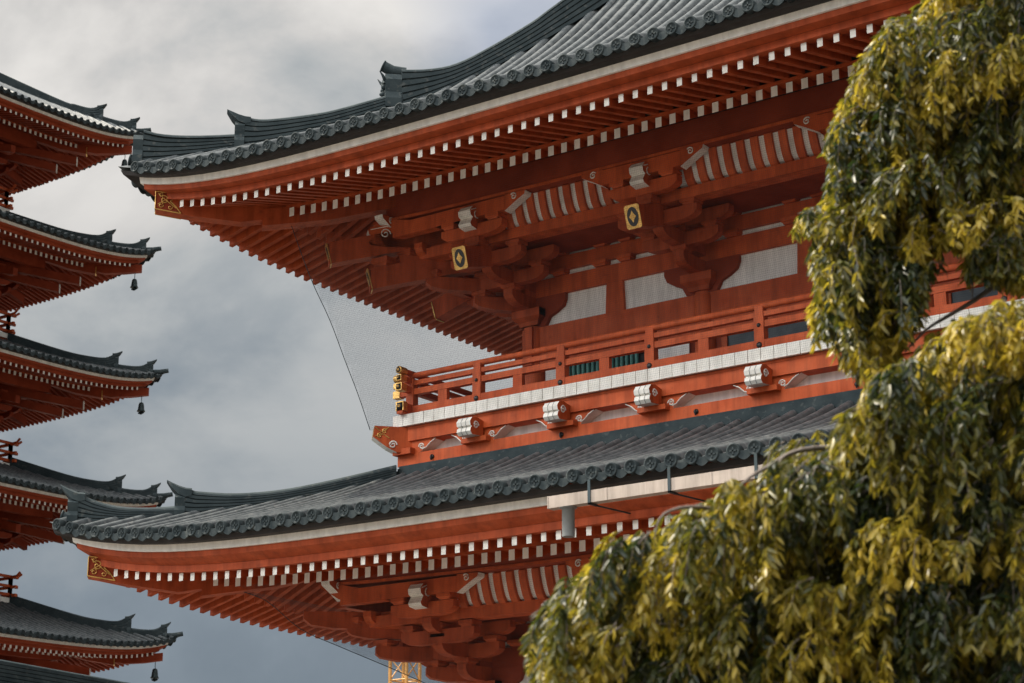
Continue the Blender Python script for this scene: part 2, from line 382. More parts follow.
def plate(mb, o, ex, ey, w_, h, out_):
    """gilt end plate: frame, black oval, four-petalled flower"""
    def pol(pts, off, mi):
        p = [o + ex * a + ey * b + out_ * off for a, b in pts]; n = len(p)
        mb.add(p + [q - out_ * .02 for q in p], [tuple(range(n))] + [(i, i + n, (i + 1) % n + n, (i + 1) % n) for i in range(n)], mi)
    c = min(w_, h) * .1
    pol([(-w_ / 2 + c, -h / 2), (w_ / 2 - c, -h / 2), (w_ / 2, -h / 2 + c), (w_ / 2, h / 2 - c), (w_ / 2 - c, h / 2), (-w_ / 2 + c, h / 2), (-w_ / 2, h / 2 - c), (-w_ / 2, -h / 2 + c)], .02, 0)
    pol([(w_ * .37 * math.cos(a), h * .41 * math.sin(a)) for a in [2 * PI * i / 18 for i in range(18)]], .026, 1)
    pol([(w_ * .23 * math.cos(a) * (1 if i % 2 == 0 else .62), h * .25 * math.sin(a) * (1 if i % 2 == 0 else .62)) for i, a in enumerate([2 * PI * i / 8 for i in range(8)])], .036, 0)

# ------------------------------------------------------------------ ground
g = MB(); g.add([(-3000, -3000, 0), (3000, -3000, 0), (3000, 3000, 0), (-3000, 3000, 0)], [(0, 1, 2, 3)])
go = g.build('ground', [STONE]); go['kind'] = 'structure'; go['label'] = 'pale stone paving of the temple precinct'

# ------------------------------------------------------------------ temple gate
AX, AY = -22.63, 32.0
gate = thing('temple_gate', (AX, AY, 0), 'large vermilion two-storey temple gate with tiled roofs, white-tipped rafters and a railed balcony', 'temple gate')
W, D = 21.82, 8.1
COLS = [0, 4.04, 8.62, 13.2, 17.78, 21.82]
UPROF = [(6.15, 15.84), (5.2, 16.28), (4.3, 16.72), (3.2, 17.30), (2.2, 17.95), (1.2, 18.72), (.2, 19.60), (-1, 20.8), (-2.5, 22.5), (-4.05, 24.4)]
LPROF = [(6.15, 8.40), (5.0, 8.74), (4.0, 9.07), (3.0, 9.44), (2.2, 9.77), (1.3, 10.20), (0, 10.9)]
up = Storey(0, 0, 0, W, D, prof=smooth_tab(UPROF, 3))
lo = Storey(-.63, -.63, -7.58, W + 1.26, D + 1.26, lift=.72, fe=.10, base=(3.98, 15.27), prof=smooth_tab(LPROF, 3))
SIDES = ('front', 'left', 'right', 'back')
FLY = ((5.38, 15.20), (3.75, 15.60), .10, .145)
def BASE(st): bv, bz = st.base; return ((bv, bz), (-.10, bz + .486 * (bv + .1)), .125, .19)
def rafters(st, eb, nfly, nbase, tmax):
    for nm, (a, b, wd, ht), lim in (('flying_rafter', FLY, nfly), ('base_rafter', BASE(st), nbase)):
        rest = MB(); cnt = 0
        for sd in SIDES:
            Ls = st.run(sd); n = int((Ls + 2 * a[0] - .3) / .2925); t0 = -a[0] + (.48 if a[0] > 5 else .35)
            for i in range(n):
                t = t0 + i * .2925
                if sd == 'front' and cnt < lim and t < tmax:
                    m = MB()
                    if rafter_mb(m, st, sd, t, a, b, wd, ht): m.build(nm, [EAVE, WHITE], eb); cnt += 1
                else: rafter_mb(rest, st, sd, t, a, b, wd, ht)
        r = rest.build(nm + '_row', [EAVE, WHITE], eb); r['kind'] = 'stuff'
for st, nf, nb in ((up, 62, 58), (lo, 38, 42)):
    eb = eave_boards(st, gate, SIDES)
    rafters(st, eb, nf, nb, 14.5)
    # purlin under the rafters, with a lip
    pm = MB()
    for sd in SIDES:
        st.sweep(pm, sd, [(1.9, 15.52), (2.2, 15.52), (2.2, 16.08), (1.9, 16.22)], 0, 8)
        st.sweep(pm, sd, [(2.203, 15.525), (2.235, 15.525), (2.235, 15.58), (2.203, 15.595)], 1, 8)
    pm.build('purlin', [PRED, RED], eb)
    for key, (c, d) in hip_dirs(st).items():
        hb = MB(); q = st.z0; Lq = st.lift - .64
        diag_beam(hb, c, d, [(5.52, 15.575 + q + Lq, 15.965 + q + Lq), (5.0, 15.47 + q + Lq * .6, 15.88 + q), (4.3, 15.40 + q, 15.84 + q), (3.4, 15.62 + q, 16.0 + q)], .30)
        diag_beam(hb, c, d, [(3.99, 15.335 + q, 15.70 + q), (3.0, 15.55 + q, 15.9 + q), (1.8, 16.0 + q, 16.4 + q), (0, 16.9 + q, 17.3 + q)], .36)
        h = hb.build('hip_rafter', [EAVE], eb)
        gb = MB(); n = Vector((-d.y, d.x, 0)).normalized(); dn = d.normalized()
        # pierced gilt sleeve at the tip: sheet, border and scrollwork
        for sgn in (-1, 1):
            base = c + d * 5.52 + n * (.156 * sgn) + Z * (q + Lq); zb = 15.585; zt = 15.955
            P = lambda s_, z, off=0: base - dn * s_ + Z * z + n * (off * sgn)
            shp = [(0, zb), (.52, zb - .075), (.42, zb + .06), (.30, zb + .17), (.44, zt - .06), (.40, zt - .02), (0, zt)]
            gb.add([P(a, b) for a, b in shp], [tuple(range(len(shp)))], 1)
            for (a, b), (a2, b2) in zip(shp, shp[1:] + shp[:1]): gb.tube([P(a, b, .008), P(a2, b2, .008)], .016, 4, 0)
            spiral(gb, P(.17, zb + .2, .008), -dn, Z, .10, 1.4, .013, 0); spiral(gb, P(.11, zb + .08, .008), -dn, Z, .06, 1.2, .011, 0); spiral(gb, P(.30, zb + .045, .008), -dn, Z, .06, 1.2, .011, 0)
            spiral(gb, P(.1, zt - .06, .008), -dn, Z, .05, 1.2, .011, 0)
            gb.tube([P(.05, zb + .1, .008), P(.2, zb + .2, .008), P(.36, zt - .04, .008)], .012, 4, 0); gb.tube([P(.05, zt - .04, .008), P(.2, zb + .2, .008), P(.42, zb + .03, .008)], .012, 4, 0)
        e0 = c + d * 5.52 + dn * .008 + Z * (q + Lq)
        gb.add([e0 - n * .15 + Z * 15.58, e0 + n * .15 + Z * 15.58, e0 + n * .15 + Z * 15.96, e0 - n * .15 + Z * 15.96], [(0, 1, 2, 3)], 0)
        gb.build('gilt_tip', [GOLD, PRED], h, fix=False)
    # the cove of curved ribs between purlin and inner beam, white plaster between the ribs
    q = st.z0; LL = st.run('front')
    for i, c0 in enumerate(COLS[:-1]):
        c1 = COLS[i + 1]; c0 = c0 if st is up or i else -.63
        cm = MB()
        curve = [(1.70, 14.965), (1.79, 15.0), (1.86, 15.08), (1.92, 15.22), (1.965, 15.36), (2.0, 15.52)]
        x0_, x1_ = c0 + .55, c1 - .55
        sheet = [[Vector((x, st.y0 - v + .03, z + q + .03)) for v, z in curve] for x in (x0_, x1_)]
        cm.loft(sheet, 1, False, False)
        nn = int((x1_ - x0_) / .2925); s0 = x0_ + ((x1_ - x0_) - (nn - 1) * .2925) / 2
        for j in range(nn):
            x = s0 + j * .2925
            cm.loft([[Vector((x - .075, st.y0 - v - .035, z + q - .02)), Vector((x + .075, st.y0 - v - .035, z + q - .02)), Vector((x + .075, st.y0 - v + .05, z + q + .04)), Vector((x - .075, st.y0 - v + .05, z + q + .04))] for v, z in curve], 0)
        cm.build('ribbed_cove', [RED, PLASTER], gate, fix=False)
    # inner beams and ceiling
    bmz = MB()
    for sd in ('front', 'left', 'back', 'right'):
        st.sweep(bmz, sd, [(1.46, 14.74), (1.80, 14.74), (1.80, 14.955), (1.46, 14.955)], 0, 3)
        st.sweep(bmz, sd, [(.1, 14.90), (1.455, 14.895), (1.455, 14.93), (.1, 14.935)], 1, 3)
    bmz.build('bracket_beam', [RED, PRED], gate)

# ---- wall frieze, beams, columns, panels
def storey_wall(st, zfoot, cols, upper):
    q = st.z0; y0 = st.y0; x0 = st.x0; x1 = st.x0 + st.W
    for i, x in enumerate(cols):
        m = MB(); m.lathe([(.215, 0), (.215, 13.36 + q - zfoot), (.19, 13.47 + q - zfoot)], (x, y0, zfoot), Z, 20)
        m.build('column', [RED], gate)
    ys = [y0 + st.D / 2, y0 + st.D]
    for yy in ys:
        m = MB(); m.lathe([(.215, 0), (.215, 13.36 + q - zfoot), (.19, 13.47 + q - zfoot)], (x0, yy, zfoot), Z, 20)
        m.build('column', [RED], gate)
    f = MB()
    # (height of bottom, top, how far it stands out) of the stacked beams; they run past the corners
    rows = [(12.62, 13.44, .10, .25), (14.07, 14.44, .11, .5), (14.56, 14.86, .11, .5), (14.98, 15.30, .11, .5)]
    for zb, zt, p, ex in rows:
        f.box((x0 - ex, y0 - p, zb + q), (x1 + ex, y0 + p, zt + q)); f.box((x0 - p + .003, y0 - ex, zb + q + .003), (x0 + p - .003, y0 + st.D, zt + q - .003))
        f.box((x1 - p + .003, y0 - ex, zb + q + .003), (x1 + p - .003, y0 + st.D, zt + q - .003)); f.box((x0 - ex, y0 + st.D - p, zb + q), (x1 + ex, y0 + st.D + p, zt + q))
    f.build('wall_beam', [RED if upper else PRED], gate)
    # body behind
    b = MB(); b.box((x0 + .02, y0 + .02, zfoot), (x1 - .02, y0 + st.D - .02, 15.3 + q), 0)
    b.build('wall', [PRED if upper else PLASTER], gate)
    for i in range(len(cols) - 1):
        a, c = cols[i], cols[i + 1]; mid = (a + c) / 2
        pm = MB(); pm.box((a + .1, y0 - .02, 13.44 + q), (c - .1, y0 + .015, 14.98 + q)); pm.build('plaster_panel', [PLASTER], gate)
        sm = MB()
        # strut in the middle of the bay with its little blocks, and arm silhouettes by the columns
        pts = [(-.22, 0), (.22, 0), (.19, .63), (-.19, .63)]
        sm.prism(pts, (mid, y0 - .10, 13.443 + q), X, Z, Y * .08)
        for sx, xx in ((1, a), (-1, c)):
            poly = [(0, 0), (.34 * sx, 0), (.44 * sx, .18), (.62 * sx, .26), (.78 * sx, .36), (.84 * sx, .5), (.84 * sx, .625), (0, .625)]
            if sx < 0: poly = poly[::-1]
            wa = MB(); wa.prism(poly, (xx, y0 - .12, 13.444 + q), X, Z, Y * .10); wa.build('wall_arm', [PRED], gate)
        fs_ = sm.build('frieze_strut', [RED], gate)
        for zb in (14.442, 14.862):
            for xx in (mid - .3, mid + .3, a + .72, c - .72):
                bb = MB(); bearing(bb, (xx, y0 - .05, zb + q), .35, .116); bb.build('bearing_block', [RED], fs_)
UC = COLS
LC = [-.63] + COLS[1:-1] + [W + .63]
storey_wall(up, 11.48, UC, True); storey_wall(lo, .35, LC, False)

# ---- bracket sets
def spi_nose(mb, o, d, w_, h, ln, side_n):
    """curled white beam nose: o top inner edge centre, d outward, scroll painted on its sides"""
    prof = [(0, h), (ln * .55, h), (ln * .86, h * .93), (ln, h * .72), (ln * .97, h * .5), (ln * .84, h * .42), (ln * .90, h * .30), (ln * .98, h * .12), (ln * .92, 0), (ln * .6, -.03), (0, 0)]
    n = side_n.normalized() * w_
    mb.prism(prof, Vector(o) - n / 2, d, Z, n, 0, {i: 1 for i in range(1, 9)})
    for sg in (-1, 1):
        spiral(mb, Vector(o) + n * (.5 * sg) + d * (ln * .62) + Z * (h * .58) + n.normalized() * (sg * .004), d, Z, h * .24, 1.5, .013, 1)
        mb.tube([Vector(o) + n * (.5 * sg) + d * a + Z * b + n.normalized() * (sg * .004) for a, b in ((ln * .94, h * .74), (ln * .6, h * .93), (ln * .3, h * .9))], .011, 4, 1)
def scroll_end(mb, o, ax_, w_, h):
    """slanting white scroll on the end of a cross arm: o inner bottom, ax_ outward"""
    n = ax_.cross(Z).normalized() * w_
    prof = [(0, 0), (.30, .17), (.48, .26), (.50, .33), (.30, .34), (0, .34)]
    mb.prism(prof, Vector(o) - n / 2, ax_, Z, n, 0, {0: 1, 1: 1, 2: 1})
    for sg in (-1, 1): spiral(mb, Vector(o) + n * (.5 * sg) + ax_ * .22 + Z * .26 + n.normalized() * (.004 * sg), ax_, Z, .075, 1.4, .014, 1)
def bracket_set(st, cx, cy, o, tail, corner=0):
    q = st.z0; a = o.cross(Z).normalized(); c = Vector((cx, cy, 0)); mb = MB()
    H = lambda p, z, s_=0: c + o * p + a * s_ + Z * (z + q)
    big = [(.22, 13.47), (.25, 13.55), (.345, 13.64), (.345, 13.80)]
    mb.loft([[c + Vector((sx * r, sy * r, z + q)) for sx, sy in ((-1, -1), (1, -1), (1, 1), (-1, 1))] for r, z in big], 0)
    # steps outward
    for i, (z, ln) in enumerate(((13.80, .95), (14.18, 1.70), (14.56, 2.05))):
        if tail and i == 2: continue
        poly = [(0, 0), (ln - .34, 0), (ln - .16, .035), (ln - .05, .09), (ln, .16), (ln, .27), (0, .27)]
        mb.prism(poly, H(0, z) - a * .11, o, Z, a * .22)
        bearing(mb, H(ln - .15, z + .27), .34, .115)
    for p, z, ln in ((.80, 14.185, 1.7), (1.62, 14.38, 1.75)):
        xarm(mb, H(p, z), a, ln, .26, .20)
        for s_ in (-ln / 2 + .17, 0, ln / 2 - .17): bearing(mb, H(p, z + .26, s_), .32, .115)
    xarm(mb, H(.80, 14.57), a, 2.2, .26, .20)
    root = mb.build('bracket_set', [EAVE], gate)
    # top cross arm right under the purlin with scrolled ends
    tm = MB(); pz = 15.10; L3 = 1.72
    xarm(tm, H(2.10, pz - .26), a, 1.5, .25, .2)
    for s_ in (-.55, 0, .55): bearing(tm, H(2.10, pz, s_), .32, .11)
    tm.prism([(-L3 / 2, 0), (L3 / 2, 0), (L3 / 2, .29), (-L3 / 2, .29)], H(2.14, pz + .115) - o * .11, a, Z, o * .22)
    for sg in ((-1, 1) if not corner else (corner,)): scroll_end(tm, H(2.14, pz + .09, sg * L3 / 2), a * sg, .21, .3)
    tm.build('cross_arm', [RED, WHITE], root)
    nm = MB(); spi_nose(nm, H(1.85, 15.0), o, .30, .45, .58, a); nm.build('beam_nose', [RED, WHITE], root)
    if tail:
        t = MB(); e = H(2.54, 14.30); d = (o - Z * .30).normalized(); n2 = a.cross(d).normalized()
        if n2.z < 0: n2 = -n2
        ln = 2.9
        t.prism([(0, -.21), (-ln, -.21), (-ln, .21), (0, .21)], e - a * .15, d, n2, a * .30); bearing(t, H(2.0, 14.68), .34, .16)
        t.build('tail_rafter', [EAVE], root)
        gp = MB(); plate(gp, e, a, n2, .325, .45, d); gp.build('gilt_end_plate', [GOLD, BLACK], root, fix=False)
    return root
for st, cols, tail in ((up, UC, True), (lo, LC, False)):
    for i, x in enumerate(cols[:4]): bracket_set(st, x, st.y0, -Y, tail, 0 if i else -1)
    for i, yy in enumerate((st.y0 + .002, st.y0 + st.D / 2, st.y0 + st.D)): bracket_set(st, st.x0, yy, -X, tail, 0 if i else 1)
    # corner set: diagonal arms and two diagonal tail rafters
    q = st.z0; c = Vector((st.x0, st.y0, 0)); d = Vector((-1, -1, 0)); m = MB()
    for z, ln in ((13.8, .9), (14.18, 1.6), (14.6, 2.0)):
        diag_beam(m, c, d, [(ln, z + q + .13, z + q + .272), (ln - .06, z + q + .06, z + q + .272), (ln - .3, z + q, z + q + .272), (0, z + q, z + q + .272)], .24)
        bearing(m, c + d * (ln - .14) + Z * (z + q + .272), .36, .12)
    if tail:
        diag_beam(m, c, d, [(2.42, 14.10 + q, 14.55 + q), (0, 14.95 + q, 15.40 + q)], .30)
        diag_beam(m, c, d, [(3.02, 14.60 + q, 15.06 + q), (.6, 15.42 + q, 15.9 + q)], .30)
        bearing(m, c + d * 2.2 + Z * (14.62 + q), .4, .18)
    else:
        diag_beam(m, c, d, [(2.6, 14.95 + q, 15.08 + q), (2.5, 14.84 + q, 15.09 + q), (2.2, 14.78 + q, 15.1 + q), (0, 14.8 + q, 15.1 + q)], .26)
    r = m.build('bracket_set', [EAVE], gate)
    # cross arms carried round the corner, their scrolls beyond the crossing
    m = MB()
    for o, a in ((-Y, -X), (-X, -Y)):
        H = c + o * 2.14 + Z * (15.215 + q)
        m.prism([(0, 0), (1.98, 0), (1.98, .29), (0, .29)], H - o * .108, a, Z, o * .216)
        m.prism([(1.5, 0), (2.02, .12), (2.02, .41), (1.5, .29)], H - o * .11, a, Z, o * .22); scroll_end(m, H + a * 2.02 + Z * .12, a, .21, .3)
        H2 = c + o * 1.55 + Z * (14.84 + q); m.prism([(0, 0), (1.75, 0), (1.9, .08), (1.95, .16), (1.95, .26), (0, .26)], H2 - o * .098, a, Z, o * .196)
    m.build('cross_arm', [RED, WHITE], r)
    if tail:
        dn = (d.normalized() - Z * .25).normalized(); a = Vector((1, -1, 0)).normalized(); n2 = a.cross(dn).normalized()
        if n2.z < 0: n2 = -n2
        for v, z in ((2.42, 14.325), (3.02, 14.83)):
            gp = MB(); plate(gp, c + d * v + Z * (z + q), a, n2, .325, .47, dn); gp.build('gilt_end_plate', [GOLD, BLACK], r, fix=False)
        nn = MB(); spi_nose(nn, c + d * 1.8 + Z * (15.05 + q), d.normalized(), .30, .45, .95, a); nn.build('beam_nose', [RED, WHITE], r)

# ---- windows and doors behind the railing
for i in range(5):
    a, c = UC[i], UC[i + 1]; y = -.03
    if i in (1, 2, 3):
        m = MB(); m.box((a + .45, y - .02, 11.55), (c - .45, y, 12.5)); pn = m.build('door_panel', [GLASS], gate)
        m = MB()
        for x in (a + .45, (a + c) / 2, c - .45): m.box((x - .06, y - .06, 11.5), (x + .06, y - .022, 12.55))
        m.build('door_frame', [RED], pn)
        continue
    x0, x1 = a + .75, a + 2.75
    m = MB(); m.box((x0, y - .012, 11.6), (x1, y, 12.52)); wn = m.build('lattice_window', [DARK], gate)
    m = MB()
    n = int((x1 - x0 - .2) / .115)
    for j in range(n):
        x = x0 + .16 + j * .115; m.tube([(x, y - .07, 11.62), (x, y - .07, 12.5)], .042, 8)
    m.build('lattice_bars', [TEAL], wn)
    m = MB(); fr = .09
    m.box((x0 - fr, y - .10, 12.5), (x1 + fr, y - .013, 12.6)); m.box((x0 - fr, y - .10, 11.55), (x0, y - .013, 12.5)); m.box((x1, y - .10, 11.55), (x1 + fr, y - .013, 12.5))
    m.build('window_frame', [RED], wn)
    for u0, u1 in ((a + .3, a + .56), (a + 2.95, c - .35)):
        m = MB(); m.box((u0, y - .03, 11.7), (u1, y, 12.56)); m.build('plaster_panel', [PLASTER], gate)

# ---- balcony
vm_ = MB(); F0 = 2.0
vm_.box((-F0, -F0, 11.26), (W + F0, .3, 11.46)); vm_.box((-F0, .3, 11.262), (.3, D + F0, 11.458))
fl = vm_.build('balcony_floor', [RED], gate)
cm = MB(); pitch = .262
i = 0; x = -2.05
while x < 16:
    cm.box((x + .006, -2.055, 11.25), (x + pitch - .006, -1.98, 11.485)); x += pitch
y = -2.05 + .1
while y < D + 2: cm.box((-2.055, y + .006, 11.25), (-1.98, y + pitch - .006, 11.485)); y += pitch
cm.box((16.0, -2.055, 11.25), (W + 2.05, -1.98, 11.485)); cm.build('plank_ends', [WHITE], fl)
em = MB()
em.box((-1.97, -1.95, 10.955), (W + 1.97, -1.62, 11.247)); em.box((-1.95, -1.60, 10.957), (-1.62, D + 1.9, 11.245))
em.box((-1.98, -1.962, 11.20), (W + 1.98, -1.952, 11.246))
em.build('balcony_beam', [RED], gate)
em = MB(); em.box((-1.6, -1.62, 10.6), (W + 1.6, -1.50, 10.955)); em.box((-1.62, -1.5, 10.6), (-1.5, D + 1.5, 10.955)); em.build('plaster_panel', [PLASTER], gate)
em = MB(); em.box((-2.03, -1.90, 10.47), (W + 2.03, -1.58, 10.705)); em.box((-1.90, -1.575, 10.472), (-1.58, D + 1.9, 10.703)); em.build('base_beam', [RED], gate)
em = MB()
for xx in (-1.55, 1.55, 4.5, 7.7):
    em.lathe([(.045, 0), (.05, .02), (.02, .03), (.004, .03)], (xx + .4, -1.90, 10.57), -Y, 10); em.tube([(xx + .4, -1.93, 10.60), (xx + .4, -1.96, 10.55), (xx + .4, -1.93, 10.50)], .018, 6)
em.build('iron_ring', [BLACK], gate)
# layered flashing where the lower roof meets the balcony wall
fm = MB()
for j in range(6):
    z0 = 10.16 + j * .052; p = 2.06 - j * .022
    fm.box((-p, -p, z0), (W + p, -1.4, z0 + .046)); fm.box((-p, -1.399, z0), (-1.4, D + p, z0 + .046))
fm.box((-1.9, -1.9, 10.1), (W + 1.9, -1.42, 10.47)); fm.build('flashing_ridge', [TILED], gate)
# brackets under the balcony: boat arms with scrolls and a white curled nose
def balcony_bracket(cx):
    c = Vector((cx, -1.63, 10.69)); m = MB(); a = .70
    prof = [(-a, .262), (-a + .04, .235), (-a + .17, .17), (-a + .28, .10), (-.36, .02), (-.28, 0), (.28, 0), (.36, .02), (a - .28, .10), (a - .17, .17), (a - .04, .235), (a, .262)]
    m.prism(prof, c, X, Z, -Y * .26, 0, {0: 1, 1: 1, 2: 1, 3: 1, 7: 1, 8: 1, 9: 1, 10: 1})
    f = c - Y * .264
    for sg in (-1, 1):
        spiral(m, f + X * (sg * .33) + Z * .13, X * sg, Z, .07, 1.5, .014, 1)
        m.tube([f + X * (sg * p) + Z * z for p, z in ((.36, .07), (.44, .10), (.54, .19), (.66, .25))], .013, 4, 1)
    m.box((cx - .30, -2.06, 10.68), (cx + .30, -1.895, 10.775), 0)
    r = m.build('balcony_bracket', [RED, WHITE], gate)
    n = MB(); o = Vector((cx, -1.955, 10.79)); w_ = .33
    prof = [(0, .30), (.22, .34), (.36, .31), (.43, .22), (.41, .145), (.36, .125), (.40, .10), (.42, .03), (.36, -.03), (.2, -.02), (0, 0)]
    n.prism(prof, o - X * (w_ / 2), -Y, Z, X * w_, 0, {i: 1 for i in range(0, 10)})
    for sg in (-1, 1):
        spiral(n, o + X * (sg * (w_ / 2 + .004)) - Y * .24 + Z * .17, -Y, Z, .085, 1.5, .014, 1)
    for xx in (-.055, .055): n.tube([o + X * xx - Y * (p + .003) + Z * z for p, z in prof[1:9]], .006, 4, 2)
    n.build('beam_nose', [RED, WHITE, GREYM], r)
for cx in (-.02, 2.02, 4.04, 6.33, 8.62, 10.9, 13.2, 15.5): balcony_bracket(cx)
# corner: half arms and the diagonal nose with its gilt face
m = MB(); c = Vector((-1.63, -1.63, 10.69))
prof = [(-.38, .262), (-.38, 0), (.08, 0), (.16, .02), (.32, .10), (.43, .17), (.56, .235), (.60, .262)]
m.prism(prof, c, X, Z, -Y * .26, 0, {3: 1, 4: 1, 5: 1})
f = c - Y * .264
spiral(m, f + X * .2 + Z * .13, X, Z, .07, 1.5, .014, 1); m.tube([f + X * p + Z * z for p, z in ((.22, .07), (.32, .10), (.43, .19), (.55, .25))], .013, 4, 1)
m.box((-2.05, -2.04, 10.68), (-1.6, -1.893, 10.80), 0)
r = m.build('balcony_bracket', [RED, WHITE], gate)
n = MB(); d = Vector((-1, -1, 0)).normalized(); a = Vector((1, -1, 0)).normalized(); o = Vector((-1.75, -1.75, 10.72))
prof = [(0, .52), (.80, .53), (.83, .30), (.72, .22), (.55, .10), (.35, .0), (0, 0)]
n.prism(prof, o - a * .15, d, Z, a * .30, 0, {1: 2, 2: 1, 3: 1, 4: 1})
for sg in (-1, 1):
    s_ = o + a * (.154 * sg)
    spiral(n, s_ + d * .43 + Z * .15, d, Z, .085, 1.5, .015, 1)
    for px_, pz in ((.60, .42), (.70, .33)): spiral(n, s_ + d * px_ + Z * pz, d, Z, .055, 1.4, .012, 2)
    n.tube([s_ + d * .79 + Z * .5, s_ + d * .66 + Z * .40, s_ + d * .52 + Z * .5], .012, 4, 2); n.tube([s_ + d * .79 + Z * .32, s_ + d * .62 + Z * .36, s_ + d * .5 + Z * .28], .012, 4, 2)
n.build('corner_nose', [RED, WHITE, GOLD], r)
# railing
PV = 1.78
rl = MB()
def rail(o0, o1, a, ends=True): pass
ext = .44
posts = [-.10, 1.90, 3.90, 6.21, 8.52, 10.81, 13.13, 15.45]
halves = [-.97, .87, 2.88, 5.04, 7.37, 9.67, 11.97, 14.24]
rr = MB()
XR = W + 2
rr.tube([(-PV - ext, -PV, 12.345), (XR, -PV, 12.345)], .062, 12)
rr.box((-PV - ext, -PV - .05, 12.135), (XR, -PV + .05, 12.230))
rr.box((-PV - ext, -PV - .06, 11.935), (XR, -PV + .06, 12.055))
rr.box((-PV - ext * .5, -PV - .075, 11.487), (XR, -PV + .075, 11.695))
railo = rr.build('railing', [RED], gate)
rr = MB()
rr.tube([(-PV, -PV - ext, 12.385), (-PV, D + 2, 12.385)], .062, 12)
rr.box((-PV - .05, -PV - ext, 12.175), (-PV + .05, D + 2, 12.270)); rr.box((-PV - .06, -PV - ext, 11.975), (-PV + .06, D + 2, 12.095)); rr.box((-PV - .075, -PV - ext * .9, 11.489), (-PV + .075, D + 2, 11.715))
rr.build('side_rail', [RED], railo)
for i, xx in enumerate([-PV + .32 + .02] + posts):
    p = MB()
    if i == 0: p.box((-PV - .09, -PV - .085, 11.49), (-PV + .09, -PV + .085, 12.265))
    else:
        p.box((xx - .10, -PV - .083, 11.49), (xx + .10, -PV + .083, 12.135)); p.box((xx - .085, -PV - .07, 12.135), (xx + .085, -PV + .07, 12.325))
        for zz, r_ in ((11.975, .038), (11.605, .055)): p.lathe([(r_, 0), (r_, .012), (r_ * .6, .03), (.004, .034)], (xx, -PV - .083, zz), -Y, 12, 1)
    p.build('rail_post', [RED, BLACK], railo)
for xx in halves:
    p = MB(); p.box((xx - .11, -PV - .05, 11.6), (xx + .11, -PV + .05, 11.950)); p.build('rail_strut', [RED], railo)
for yy in (-.8, .1, 1.1, 2.1, 3.1, 4.05, 5.1, 6.1, 7.1, 8.1):
    p = MB(); p.box((-PV - .05, yy - .11, 11.6), (-PV + .05, yy + .11, 11.985)); p.build('rail_strut', [RED], railo)
def cap_end(o, d, e1, e2, w_, h, round_, ln=.2):
    m = MB()
    if round_: m.lathe([(w_, -ln), (w_, 0), (w_ * .85, .012), (.004, .012)], o, d, 16, 0)
    else:
        m.prism([(-w_, -h), (w_, -h), (w_, h), (-w_, h)], o - d * ln, e1, e2, d * ln, 0)
    m.lathe([(min(w_, h) * .72, .013), (min(w_, h) * .72, .02), (.004, .021)], o, d, 16, 1)
    for k in range(4):
        a_ = PI / 4 + k * PI / 2; m.lathe([(min(w_, h) * .2, .02), (min(w_, h) * .18, .03), (.003, .034)], o + (e1 * math.cos(a_) + e2 * math.sin(a_)) * (min(w_, h) * .22), d, 8, 0)
    m.build('gilt_rail_cap', [GOLD, BLACK], railo)
cap_end(Vector((-PV, -PV - ext, 12.385)), -Y, X, Z, .078, .078, True)
cap_end(Vector((-PV, -PV - ext, 12.223)), -Y, X, Z, .062, .058, False)
cap_end(Vector((-PV, -PV - ext, 12.035)), -Y, X, Z, .078, .076, False, .17)
cap_end(Vector((-PV, -PV - ext * .9, 11.640)), -Y, X, Z, .098, .095, False, .13)
cap_end(Vector((-PV - ext, -PV, 12.345)), -X, Y, Z, .078, .078, True)
cap_end(Vector((-PV - ext, -PV, 12.183)), -X, Y, Z, .062, .058, False)
cap_end(Vector((-PV - ext, -PV, 11.995)), -X, Y, Z, .075, .074, False, .17)

# ---- roofs
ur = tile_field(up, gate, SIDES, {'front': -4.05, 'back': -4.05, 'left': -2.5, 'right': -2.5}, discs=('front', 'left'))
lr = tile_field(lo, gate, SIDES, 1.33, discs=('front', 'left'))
U1 = [(2.02, 19.0), (1.6, 19.06), (1.2, 19.23), (.7, 19.66), (.06, 20.31), (-.4, 20.87), (-2.5, 23.4)]
U2 = [(4.30, 17.72), (4.1, 17.68), (3.8, 17.73), (3.2, 17.91), (2.77, 18.11), (2.0, 18.52)]
U3 = [(5.74, 17.29), (5.44, 17.22), (4.94, 17.24), (4.3, 17.34)]
sh = .63
L1 = [(4.9 - sh, 9.86), (4.8 - sh, 9.82), (4.7 - sh, 9.80), (4.2 - sh, 9.79), (3.6 - sh, 9.89), (2.9 - sh, 10.12), (2.0 - sh, 10.47)]
L2 = [(6.33 - sh, 9.70), (6.25 - sh, 9.64), (6.1 - sh, 9.55), (5.8 - sh, 9.46), (5.4 - sh, 9.45), (5.0 - sh, 9.50)]
for st, rf, tabs in ((up, ur, ((U1, 'scroll'), (U2, 'horn'), (U3, 'plain'))), (lo, lr, ((L1, 'horn'), (L2, 'horn')))):
    for key, (c, d) in hip_dirs(st).items():
        for tab, e in tabs: hip_ridge(rf, c, d, tab, st, st.W, .42 if e != 'plain' else .36, end=e)
        # corner eave tile
        t = MB(); v = 5.86; z = st.roofz(-v, v, st.W); dn = d.normalized(); p = c + d * v + Z * (z + .05)
        t.tube([p - dn * .5 + Z * .0, p + Z * .03, p + dn * .06 + Z * .05], [.11, .105, .10], 12); t.lathe([(.105, 0), (.118, .01), (.118, .04), (.09, .045), (.004, .035)], p + dn * .06 + Z * .05, dn + Z * .2, 14)
        t.build('corner_tile', [TILED], rf)
